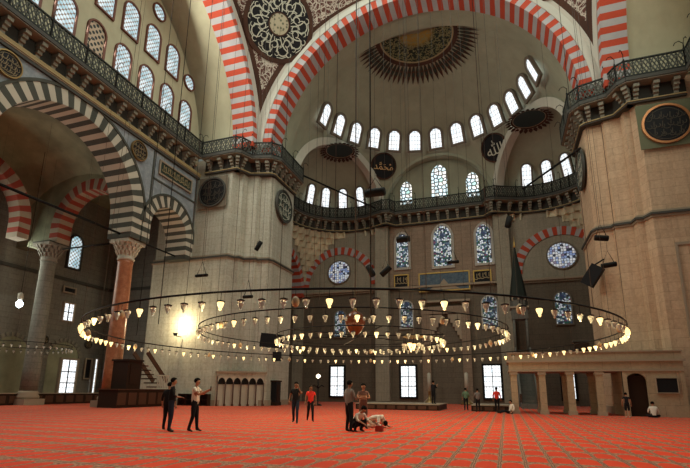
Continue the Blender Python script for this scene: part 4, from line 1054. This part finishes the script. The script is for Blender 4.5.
def ring_chandelier(c, R, z, nl, label, litf, nw, wall_r=.045, eggs=0, spokes=0, scale=.86, npl=14, ztop=50):
    r = empty('ring_chandelier', loc=(c[0], c[1], z))
    b = MB(); K = 160; cir = lambda rr, zz: [(rr * math.cos(2 * PI * i / K), rr * math.sin(2 * PI * i / K), zz) for i in range(K)]
    b.tube(cir(R, 0), wall_r, IRON, 8, True)
    b.build('hoop', r)
    if spokes:
        for k in range(spokes):
            a = 2 * PI * k / spokes; b = MB(); b.tube([(0, 0, .05), (R * math.cos(a), R * math.sin(a), 0)], .03, IRON, 6); b.build('spoke', r)
    rest = MB(); pts = []
    for k in range(nl):
        a = 2 * PI * (k + .5) / nl; p = Vector((R * math.cos(a), R * math.sin(a), 0)); dist = (Vector((c[0], c[1], z)) + p - CAM).length; pts.append((dist, k, p, a))
    pts.sort(key=lambda q: q[0])
    for i, (dist, k, p, a) in enumerate(pts):
        lit = litf(a, k)
        if i < 100:
            o = bpy.data.objects.new('oil_lamp', protos[1 if lit else 0]); C.objects.link(o); o.parent = r; o.location = p; o.rotation_euler = (0, 0, a); o.scale = (scale,) * 3
            if lit: o['label'] = 'lit oil lamp glowing yellow'
        else:
            q = lamp_mesh(lit); bs = len(rest.v); rest.v += [(v[0] * scale + p.x, v[1] * scale + p.y, v[2] * scale + p.z) for v in q.v]
            for f, mi, sm in zip(q.f, q.m, q.sm): rest.f.append(tuple(bs + j for j in f)); rest.m.append(rest.mi(q.mats[mi])); rest.sm.append(sm)
    for k in range(npl):
        a = 2 * PI * (k + .5) / npl; l = bpy.data.lights.new('lamp_light', 'POINT'); l.energy = 34; l.color = (1, .74, .38); l.shadow_soft_size = .2
        lo = bpy.data.objects.new('lamp_light', l); C.objects.link(lo); lo.parent = r; lo.location = (R * math.cos(a), R * math.sin(a), -.75 * scale)
    if rest.v: o = rest.build('oil_lamps', r); o['kind'] = 'stuff'
    for k in range(eggs):
        a = 2 * PI * (k + .37) / eggs; b = MB(); b.lathe([(.005, -.14), (.07, -.11), (.10, -.02), (.085, .07), (.03, .13), (.005, .14)], EGG, n=14); b.tube([(0, 0, .14), (0, 0, .3)], .008, IRON, 5)
        o = b.build('ostrich_egg', r); o.location = (R * math.cos(a) * .985, R * math.sin(a) * .985, -.28)
    b = MB()
    for k in range(nw):
        a = 2 * PI * (k + .3) / nw; x, y = R * math.cos(a), R * math.sin(a)
        b.tube([(x, y, 0), (x * .995, y * .995, ztop - z)], .0085, WIRE, 4)
    o = b.build('cables', r); 
    tag(r, label, 'chandelier'); return r
random.seed(11)
def lit_outer(a, k):
    d = math.degrees(a) % 360
    # clusters of lamps alight at both tips and on the far side
    if 198 <= d < 236: return k % 5 != 0
    if d > 338 or d < 26: return k % 4 != 0
    if 26 <= d < 55: return k % 2 == 0
    if 88 <= d < 108: return k % 3 != 0
    if 55 <= d < 198: return k % 4 == 0
    return k % 5 == 1
ring_chandelier((-.22, 0), 11.45, 3.82, 128, 'vast outer iron ring of oil lamps hanging low over the carpet', lit_outer, 18, .03, 12)
ring_chandelier((.12, -.9), 6.85, 4.02, 84, 'middle iron ring of oil lamps hung inside the vast outer ring', lambda a, k: k % 9 == 4, 12, .024, 5, 0)
ring_chandelier((.2, 0), 4.0, 3.95, 54, 'smallest iron ring of oil lamps hung at the centre of the rings', lambda a, k: k % 7 == 2, 6, .022, 0, 6)
ring_chandelier((-27.0, 3.2), 3.3, 4.5, 44, 'small iron ring of pale unlit lamps hanging in the left aisle beside the granite column', lambda a, k: False, 6, .024, 0, 0, .8, 0, 21)
# globe hanging in the middle
r = empty('hanging_globe', loc=(-.05, 0, 4.65)); b = MB(); AMB = mat('amber_brown_glass', (.13, .035, .012), .2)
b.lathe([(.06, -.62), (.26, -.5), (.46, -.2), (.52, .08), (.42, .34), (.2, .55), (.06, .6)], AMB, n=24); b.build('globe', r)
b = MB(); b.tube([(0, 0, .6), (0, 0, 44)], .03, WIRE, 6); b.lathe([(.02, .58), (.12, .62), (.02, .75)], BRASS, n=10); b.build('chain', r)
for k in range(10):
    a = 2 * PI * k / 10; b = MB(); b.lathe([(.01, -.1), (.07, -.02), (.06, .06), (.01, .1)], GLS, c=(math.cos(a) * .74, math.sin(a) * .74, .1), n=10); b.tube([(math.cos(a) * .5, math.sin(a) * .5, .2), (math.cos(a) * .74, math.sin(a) * .74, .2)], .012, BRASS, 5); b.build('side_lamp', r)
tag(r, 'amber brown glass globe ringed with small lamps at the centre of the rings', 'lamp')
# small lamp cluster
r = empty('lamp_cluster', loc=(3.0, -1.0, 3.75))
for k in range(7):
    a = 2 * PI * k / 7; rr = .45 if k else 0
    o = bpy.data.objects.new('oil_lamp', protos[1 if k in (0, 2, 5) else 0]); C.objects.link(o); o.parent = r; o.location = (rr * math.cos(a), rr * math.sin(a), 0)
b = MB(); b.tube([(.45 * math.cos(2 * PI * i / 24), .45 * math.sin(2 * PI * i / 24), 0) for i in range(24)], .02, BRASS, 5, True); b.tube([(-.45, 0, 0), (.45, 0, 0)], .015, BRASS, 5); b.tube([(0, 0, 0), (0, 0, 46)], .008, WIRE, 4); b.build('hoop', r)
tag(r, 'small hanging cluster of seven oil lamps right of the amber globe', 'lamp')
# lone long cables crossing the upper picture
for i, (x, y, lab) in enumerate(((2.45, -6.0, 'thick black cable hanging straight down before the half dome'), (-6.6, -6.0, 'black cable hanging in front of the left pier'), (-10.5, -3, 'black cable hanging before the left window wall'))):
    b = MB(); b.tube([(0, 0, 4.0 - 4.0), (0, 0, 42)],   .022 if i == 0 else .016, IRON, 6); o = b.build('hanging_cable'); o.location = (x, y, 4.0); tag(o, lab, 'cable')

# hanging floodlights and loudspeakers
def flood(loc, L, rad, lab, rz=0, tilt=0, wire=True, mt=None):
    r = empty('hanging_floodlight', loc=loc, rz=rz); b = MB(); dx = math.cos(tilt) * L / 2; dz = math.sin(tilt) * L / 2
    b.tube([(-dx, 0, -dz), (-dx * .9, 0, -dz * .9), (dx * .9, 0, dz * .9), (dx, 0, dz)], [rad * .8, rad, rad, rad * .8], IRON, 14); b.build('housing', r)
    if wire:
        b = MB(); b.tube([(-dx * .7, 0, rad), (0, 0, .8), (dx * .7, 0, rad)], .02, IRON, 5); b.tube([(0, 0, .8), (0, 0, 45 - loc[2])], .009, WIRE, 4); b.build('hanger', r)
    tag(r, lab, 'floodlight'); return r
flood((1.0, 0, 11.35), 1.05, .22, 'black cylindrical floodlight hanging before the left corner half dome')
flood((1.4, 5, 10.4), .8, .2, 'black floodlight hanging in front of the left stained glass window')
flood((-9.2, 0, 7.7), .8, .09, 'small black bar light hanging in front of the left pier, level with its moulding', mt=1)
flood((-4.3, -3, 5.6), .5, .08, 'small black bar light just above the outer ring of lamps')
flood((12.2, 6, 9.7), .7, .16, 'black floodlight hanging in front of the right pier, the upper of two', 0, -.15)
flood((12.4, 6, 8.15), .75, .14, 'black floodlight hanging in front of the right pier, the lower of two', 0, .1)
flood((-13.0, 12.6, 13.7), .9, .2, 'small black spotlight tilted down in front of the left pier', .3, 1.1)
flood((7.9, 20, 16.2), 1.0, .28, 'black loudspeaker hanging below the right curved gallery', 0, 1.3)
flood((4.2, 6, 9.0), .7, .1, 'small black bar light right of the middle stained glass window')
for x, z, t in ((-.9, 9.4, -1.1), (.15, 9.3, .7)):
    flood((x - .6, 8, z), .85, .2, 'black spotlight before the left rose window, %s' % ('tilted left' if t < 0 else 'tilted right'), 0, t)
for (a_, c_, lab) in (((13.6, 16.6, 20.6), (9.9, 29.5, 23.3), 'long black strut slanting from the right pier to the far gallery'), ((-13.6, 21.3, 24.9), (-7.5, 31.5, 24.0), 'long black strut slanting across the left curved gallery')):
    b = MB(); b.tube([a_, c_], .10, IRON, 6); tag(b.build('iron_strut'), lab, 'strut')
r = empty('loudspeaker', loc=(13.35, 16.0, 9.9)); b = MB(); b.box((0, 0, 0), (.9, .5, 1.6), BLACK, M=Matrix.Rotation(-.42, 4, 'Z') @ Matrix.Rotation(.62, 4, 'Y')); b.build('cabinet', r); b = MB(); b.bar((.2, 0, .8), (.85, 0, 1.2), .1, .1, IRON); b.build('bracket', r); tag(r, 'black diamond shaped loudspeaker on the inner side of the right pier', 'speaker')
b = MB(); b.box((0, 0, 0), (2.0, .35, 1.15), BLACK, M=Matrix.Rotation(.12, 4, 'Y')); b.tube([(-.6, 0, .5), (-.6, 0, 41)], .012, IRON, 5); o = b.build('hanging_screen'); o.location = (-11.5, 13, 5.4); tag(o, 'black rectangular panel hanging before the right edge of the left pier', 'panel')
b = MB(); b.box((0, 0, 0), (.6, .45, .75), BLACK); b.tube([(0, 0, .3), (0, 0, 41)], .012, IRON, 5); o = b.build('loudspeaker'); o.location = (-10.95, 13, 4.1); tag(o, 'small black loudspeaker just below the hanging black panel', 'speaker')
# spotlight washing the left pier
r = empty('wall_spotlight', loc=(-21.3, 13.0, 6.1)); b = MB(); b.tube([(0, .9, 0), (0, .2, .0), (0, 0, .1)], .04, IRON, 6); b.lathe([(.05, 0), (.16, .05), (.2, .25), (.17, .25)], IRON, n=14); b.lathe([(.001, .16), (.17, .17), (.17, .18), (.001, .2)], mat('spot_lens', (1, .9, .7), .2, 0, (1, .82, .5), 20), n=14); b.build('housing', r)
l = bpy.data.lights.new('spot_beam', 'POINT'); l.energy = 520; l.color = (1, .80, .48); l.shadow_soft_size = .15; lo = bpy.data.objects.new('spot_beam', l); C.objects.link(lo); lo.parent = r; lo.location = (.1, -.05, 1.1)
tag(r, 'small uplighter on the left pier washing the stone with warm light', 'spotlight')
r = empty('aisle_lamp', loc=(-29.9, 4.6, 8.0)); b = MB(); b.lathe([(.02, -.35), (.24, -.18), (.26, .05), (.1, .25), (.02, .28)], mat('cold_lamp', (1, 1, 1), .3, 0, (.8, .95, 1), 9), n=14); b.build('glass', r)
b = MB(); b.lathe([(.1, .25), (.2, .4), (.2, .8), (.04, .9)], CRM, n=12); b.tube([(0, 0, .9), (0, 0, 13.7)], .02, IRON, 5); b.build('stem', r); tag(r, 'single bright white lamp hanging in the left aisle', 'lamp')

# ------------------------------------------------------------------ people
SKIN = mat('skin', (.34, .17, .10), .6); SKIN_D = mat('tanned_skin', (.22, .11, .065), .6); HAIR = mat('black_hair', (.006, .005, .004), 1.0); HAIR.node_tree.nodes['Principled BSDF'].inputs['Specular IOR Level'].default_value = .1
SHOE = mat('dark_shoes', (.02, .018, .016), .6); EYE = mat('eye_dark', (.02, .015, .012), .4); LIP = mat('lips', (.28, .10, .07), .6)
DENIM = mat('dark_denim', (.018, .024, .04), .85); BLKC = mat('black_cloth', (.012, .012, .014), .9); WHC = mat('white_cotton', (.62, .56, .48), .85)
REDC = mat('red_cloth', (.62, .03, .02), .85); GRNC = mat('green_cloth', (.10, .17, .10), .85); BRNC = mat('brown_cloth', (.13, .06, .045), .85); GRYC = mat('grey_cloth', (.16, .14, .13), .85)
STAND = dict(pel=(0, 0, .95), ch=(0, .0, 1.30), nk=(0, 0, 1.47), hd=(0, .02, 1.62),
    el=[(-.25, -.02, 1.16), (.25, -.02, 1.16)], wr=[(-.27, .06, .92), (.27, .06, .92)], kn=[(-.10, .03, .50), (.10, .03, .50)], an=[(-.11, -.02, .085), (.11, -.02, .085)], toe=None, hand=None)
def person(loc, rz, label, top, bottom, pose=None, h=1.72, skin=SKIN, shoes=SHOE, short=False, hair=HAIR, bare=False, holds=None, cap=None):
    q = dict(STAND); q.update(pose or {}); s = h / 1.72
    V = {}; rad = {}; E = []; key = {}
    def add(n, p, r, par=None, k='top'):
        V[n] = Vector(p); rad[n] = r if isinstance(r, tuple) else (r, r)
        if par: E.append((par, n)); 
        key[n] = k
    pel, ch, nk, hd = (Vector(q[k]) for k in ('pel', 'ch', 'nk', 'hd'))
    up = (ch - pel).normalized(); hu = (hd - nk).normalized()
    hf = Vector(q.get('look', (0, 1, 0))); hf = (hf - hu * hf.dot(hu)).normalized()
    side = hf.cross(hu).normalized(); sh = Vector(q.get('shdir', (1, 0, 0)))
    add('pel', pel, (.165, .12), None, 'bot'); add('wst', pel.lerp(ch, .42), (.16, .12), 'pel'); add('ch', ch, (.19, .13), 'wst')
    add('nb', nk, .066, 'ch'); add('nk', nk + hu * .05, .052, 'nb', 'skin'); add('jaw', hd - hu * .055 + hf * .02, (.066, .070), 'nk', 'skin'); add('hd', hd + hu * .02, (.084, .097), 'jaw', 'skin'); add('crn', hd + hu * .09 - hf * .01, (.07, .08), 'hd', 'skin')
    add('nose', hd - hu * .015 + hf * .108, .013, 'hd', 'skin')
    for i, sg in ((0, -1), (1, 1)):
        n = str(i); S_ = ch + up * .10 + sh * sg * .175
        add('ear' + n, hd + side * sg * .084 - hu * .005, .014, 'hd', 'skin')
        add('sh' + n, S_, .066, 'ch'); el, wr = Vector(q['el'][i]), Vector(q['wr'][i])
        add('ua' + n, S_.lerp(el, .5), .062, 'sh' + n, 'top'); add('el' + n, el, .048, 'ua' + n, 'skin' if short else 'top'); add('fa' + n, el.lerp(wr, .4), .040, 'el' + n, 'skin' if short else 'top'); add('wr' + n, wr, .027, 'fa' + n, 'skin')
        d = (wr - el).normalized(); hd_ = Vector(q['hand'][i]) if q.get('hand') else d; hd_ = hd_.normalized()
        pn = hd_.cross(Vector((sg, .3, .1))).normalized(); ps = pn.cross(hd_).normalized()
        add('pm' + n, wr + hd_ * .055, (.036, .022), 'wr' + n, 'skin')
        for fi, (off, ln) in enumerate(((-.030, .070), (-.010, .082), (.010, .076), (.029, .060))):
            b0 = wr + hd_ * .085 + ps * off; add('f%s%da' % (n, fi), b0, .0092, 'pm' + n, 'skin'); add('f%s%db' % (n, fi), b0 + hd_ * ln * .5 + pn * .006, .0082, 'f%s%da' % (n, fi), 'skin'); add('f%s%dc' % (n, fi), b0 + hd_ * ln * .92 + pn * .024, .0070, 'f%s%db' % (n, fi), 'skin')
        t0 = wr + hd_ * .035 - ps * .036; add('t%sa' % n, t0, .011, 'pm' + n, 'skin'); add('t%sb' % n, t0 + hd_ * .035 - ps * .022, .0092, 't%sa' % n, 'skin'); add('t%sc' % n, t0 + hd_ * .062 - ps * .026 + pn * .012, .008, 't%sb' % n, 'skin')
        hp = pel + sh * sg * .085 - Vector((0, 0, .05)) ; kn, an = Vector(q['kn'][i]), Vector(q['an'][i])
        add('hp' + n, hp, .10, 'pel', 'bot'); add('th' + n, hp.lerp(kn, .5), .095, 'hp' + n, 'bot'); add('kn' + n, kn, .072, 'th' + n, 'bot')
        add('cf' + n, kn.lerp(an, .4), .066, 'kn' + n, 'skin' if bare else 'bot'); add('an' + n, an, .048, 'cf' + n, 'skin' if bare else 'bot')
        td = Vector(q['toe'][i]) if q.get('toe') else Vector((sg * .15, 1, -.05)); td = td.normalized()
        dn = Vector((0, 0, -1)) if abs(td.z) < .7 else Vector((0, -1, 0))
        add('hl' + n, an + dn * .035 - td * .03, .038, 'an' + n, 'shoe'); add('bl' + n, an + dn * .045 + td * .10, (.042, .030), 'an' + n, 'shoe'); add('to' + n, an + dn * .052 + td * .17, (.034, .022), 'bl' + n, 'shoe')
    names = list(V); idx = {n: i for i, n in enumerate(names)}
    me = bpy.data.meshes.new('body_cage'); me.from_pydata([tuple(V[n]) for n in names], [(idx[a], idx[b]) for a, b in E], [])
    o = bpy.data.objects.new('cage', me); C.objects.link(o)
    o.modifiers.new('skin', 'SKIN'); lay = me.skin_vertices[0] if me.skin_vertices else None
    if lay is None:
        bm = bmesh.new(); bm.from_mesh(me); bm.verts.layers.skin.verify(); bm.to_mesh(me); bm.free(); lay = me.skin_vertices[0]
    for n in names: lay.data[idx[n]].radius = rad[n]; lay.data[idx[n]].use_root = (n == 'pel')
    sub = o.modifiers.new('sub', 'SUBSURF'); sub.levels = 1; sub.render_levels = 1
    bpy.context.view_layer.update()
    m2 = bpy.data.meshes.new_from_object(o.evaluated_get(bpy.context.evaluated_depsgraph_get())); bpy.data.objects.remove(o)
    m2.materials.clear()
    mats = {'top': top, 'bot': bottom, 'skin': skin, 'shoe': shoes}; order = list(mats)
    for k in order: m2.materials.append(mats[k])
    segs = [(V[a], V[b], key[b]) for a, b in E]
    for p in m2.polygons:
        c = p.center; best = None
        for a, b, k in segs:
            ab = b - a; t = max(0, min(1, (c - a).dot(ab) / max(ab.length_squared, 1e-9))); d = (c - (a + ab * t)).length
            if best is None or d < best[0]: best = (d, k)
        p.material_index = order.index(best[1]); p.use_smooth = True
    r = empty('person', loc=loc, rz=rz); r.scale = (s,) * 3
    body = bpy.data.objects.new('body', m2); C.objects.link(body); body.parent = r
    # hair, eyes, mouth
    F = Matrix((side, hf, hu)).transposed().to_4x4(); F.translation = hd
    b = MB(); n1, n2 = 14, 8; rings = []
    for i in range(n2 + 1):
        el = -.8 + (PI / 2 + .8) * i / n2; ring = []
        for j in range(n1):
            a = 2 * PI * j / n1; fr = math.sin(a); e2 = max(el, .42 * max(0, fr) + (.15 if fr > .2 else -.8))
            ring.append(F @ Vector((.103 * math.cos(e2) * math.cos(a), .116 * math.cos(e2) * fr - .010, .045 + .100 * math.sin(e2))))
        rings.append(ring)
    b.loft(rings, cap or hair); b.build('hair' if not cap else 'cap', r)
    b = MB()
    for sg in (-1, 1): b.lathe([(.001, -.008), (.010, -.003), (.010, .004), (.001, .008)], EYE, c=tuple(F @ Vector((sg * .032, .084, .012))), n=8)
    b.build('eyes', r)
    b = MB(); b.box(tuple(F @ Vector((0, .088, -.052))), (.045, .012, .012), LIP); b.build('mouth', r)
    if holds:
        b = MB(); pz = Vector(q['wr'][1]) + Vector(q['hand'][1] if q.get('hand') else (0, 1, 0)).normalized() * .12; b.box(tuple(pz), holds[0], holds[1]); b.build(holds[2], r)
    tag(r, label, 'person'); return r
def face(dx, dy): return math.atan2(-dx, dy)
person((-4.11, -7.82, 0), face(.75, .6), 'man in black shirt and dark trousers standing in profile beside the man in white', BLKC, DENIM, dict(el=[(-.24, -.03, 1.17), (.22, .05, 1.15)], wr=[(-.25, .07, .93), (.12, .26, 1.12)]), 1.76)
person((-4.75, -7.2, 0), face(-.2, 1), 'person in dark clothes half hidden behind the man in black shirt', BLKC, BLKC, None, 1.62)
person((-3.5, -7.35, 0), face(1, .25), 'man in white t-shirt holding up a phone, standing before the left pier', WHC, BLKC, dict(el=[(-.16, .17, 1.22), (.17, .18, 1.20)], wr=[(-.06, .40, 1.33), (.06, .42, 1.35)], hand=[(0.2, .8, .4), (-.2, .8, .4)], kn=[(-.1, .05, .5), (.1, .0, .5)], an=[(-.11, .08, .085), (.11, -.12, .085)]), 1.76, short=True, holds=((.08, .012, .15), BLACK, 'phone'))
person((-2.16, -2.0, 0), face(.3, -1), 'man in dark clothes walking with one hand raised to his face', BLKC, GRYC if 0 else DENIM, dict(el=[(.0 - .26, .12, 1.24), (.26, -.06, 1.14)], wr=[(-.12, .13, 1.50), (.30, .04, .92)], hand=[(.25, .05, .9), (.1, .3, -1)], kn=[(-.1, .18, .52), (.1, -.04, .5)], an=[(-.11, .22, .085), (.11, -.30, .11)]), 1.74, short=True, skin=SKIN_D)
person((-2.0, -.7, 0), face(.5, -.9), 'person in bright red top and black trousers walking beside the man in dark', REDC, BLKC, dict(kn=[(-.1, .15, .52), (.1, -.02, .5)], an=[(-.11, .16, .085), (.11, -.28, .12)]), 1.6, short=True, skin=SKIN_D)
person((1.42, -5.23, 0), face(.55, .8), 'man in dark checked shirt standing near the crouching figures, seen from behind', GRYC, BLKC, dict(el=[(-.25, -.02, 1.17), (.22, .06, 1.17)], wr=[(-.24, .10, .95), (.08, .25, 1.10)]), 1.74, skin=SKIN_D)
person((1.45, -3.6, 0), face(.5, -1), 'person in brown clothes standing behind the crouching one', BRNC, BRNC, dict(el=[(-.24, .08, 1.18), (.24, .08, 1.18)], wr=[(-.08, .22, 1.2), (.08, .22, 1.2)]), 1.66, short=True)
person((1.6, -4.85, 0), face(.9, -.5), 'person in pale shirt and black trousers crouching on the carpet', WHC, BLKC,
    dict(pel=(0, -.15, .24), ch=(0, .10, .52), nk=(0, .22, .66), hd=(0, .33, .76), look=(0, .9, -.5), el=[(-.25, .25, .42), (.25, .25, .42)], wr=[(-.16, .48, .30), (.16, .48, .30)], kn=[(-.18, .26, .40), (.18, .26, .40)], an=[(-.15, .02, .07), (.15, .02, .07)]), 1.72)
person((1.75, -2.9, 0), face(1, -.2), 'person in white bowed low to the carpet in prayer behind the crouching one', WHC, WHC,
    dict(pel=(0, -.30, .34), ch=(0, .12, .42), nk=(0, .26, .30), hd=(0, .38, .20), look=(0, -.1, -1), el=[(-.32, .28, .14), (.32, .28, .14)], wr=[(-.2, .50, .04), (.2, .50, .04)], hand=[(0, 1, 0), (0, 1, 0)], kn=[(-.1, .06, .07), (.1, .06, .07)], an=[(-.1, -.42, .07), (.1, -.42, .07)], toe=[(0, -1, -.1), (0, -1, -.1)]), 1.72)
b = MB(); BAGC = mat('bag_cloth', (.30, .03, .02), .9); b.box((0, 0, .10), (.26, .2, .2), BAGC); b.tube([(-.1, 0, .2), (-.06, 0, .3), (.06, 0, .3), (.1, 0, .2)], .012, BAGC, 6); o = b.build('red_bag'); o.location = (2.35, -4.6, 0); tag(o, 'small red bag on the carpet beside the crouching person', 'bag')
person((1.35, 15.7, .46), face(.6, 1), 'man in dark clothes standing on the long platform with raised hands', BLKC, BLKC, dict(el=[(-.22, .12, 1.2), (.22, .12, 1.2)], wr=[(-.12, .32, 1.36), (.12, .32, 1.36)], hand=[(0, .3, 1), (0, .3, 1)]), 1.74)
person((3.75, 16.2, 0), face(0, 1), 'person in pale green shirt standing between the two platforms', GRNC, BLKC, None, 1.66)
person((4.75, 14.1, 0), face(-.3, 1), 'person in grey clothes standing left of the person in red shirt', GRYC, BLKC, dict(el=[(-.25, .05, 1.17), (.25, .05, 1.17)], wr=[(-.12, .26, 1.1), (.12, .26, 1.1)]), 1.6)
person((6.05, 14.5, 0), face(.1, 1), 'person in red shirt and dark trousers standing near the loggia, seen from behind', REDC, BLKC, None, 1.7)
person((6.75, 12.0, 0), face(-.85, -.45), 'person in white top sitting on the carpet with legs stretched, leaning by the loggia', WHC, BLKC,
    dict(pel=(0, -.2, .13), ch=(0, -.30, .48), nk=(0, -.28, .64), hd=(0, -.24, .78), el=[(-.28, -.30, .30), (.28, -.30, .30)], wr=[(-.25, -.12, .10), (.25, -.12, .10)], kn=[(-.14, .25, .20), (.14, .25, .20)], an=[(-.13, .68, .08), (.13, .68, .08)], toe=[(0, .3, .95), (0, .3, .95)]), 1.7)
person((13.4, 10.6, 0), face(.15, 1), 'child in dark shirt and shorts standing before the loggia doorway', BLKC, BLKC, None, 1.42, bare=True, short=True, shoes=WHC)
person((15.0, 11.7, 0), face(.1, 1), 'person in white shirt sitting on the carpet at the right, back turned', WHC, BLKC,
    dict(pel=(0, 0, .13), ch=(0, .03, .48), nk=(0, .05, .64), hd=(0, .09, .79), el=[(-.27, .08, .32), (.27, .08, .32)], wr=[(-.16, .28, .22), (.16, .28, .22)], kn=[(-.34, .30, .12), (.34, .30, .12)], an=[(.08, .36, .07), (-.08, .44, .07)], toe=[(1, .2, 0), (-1, .2, 0)]), 1.74)
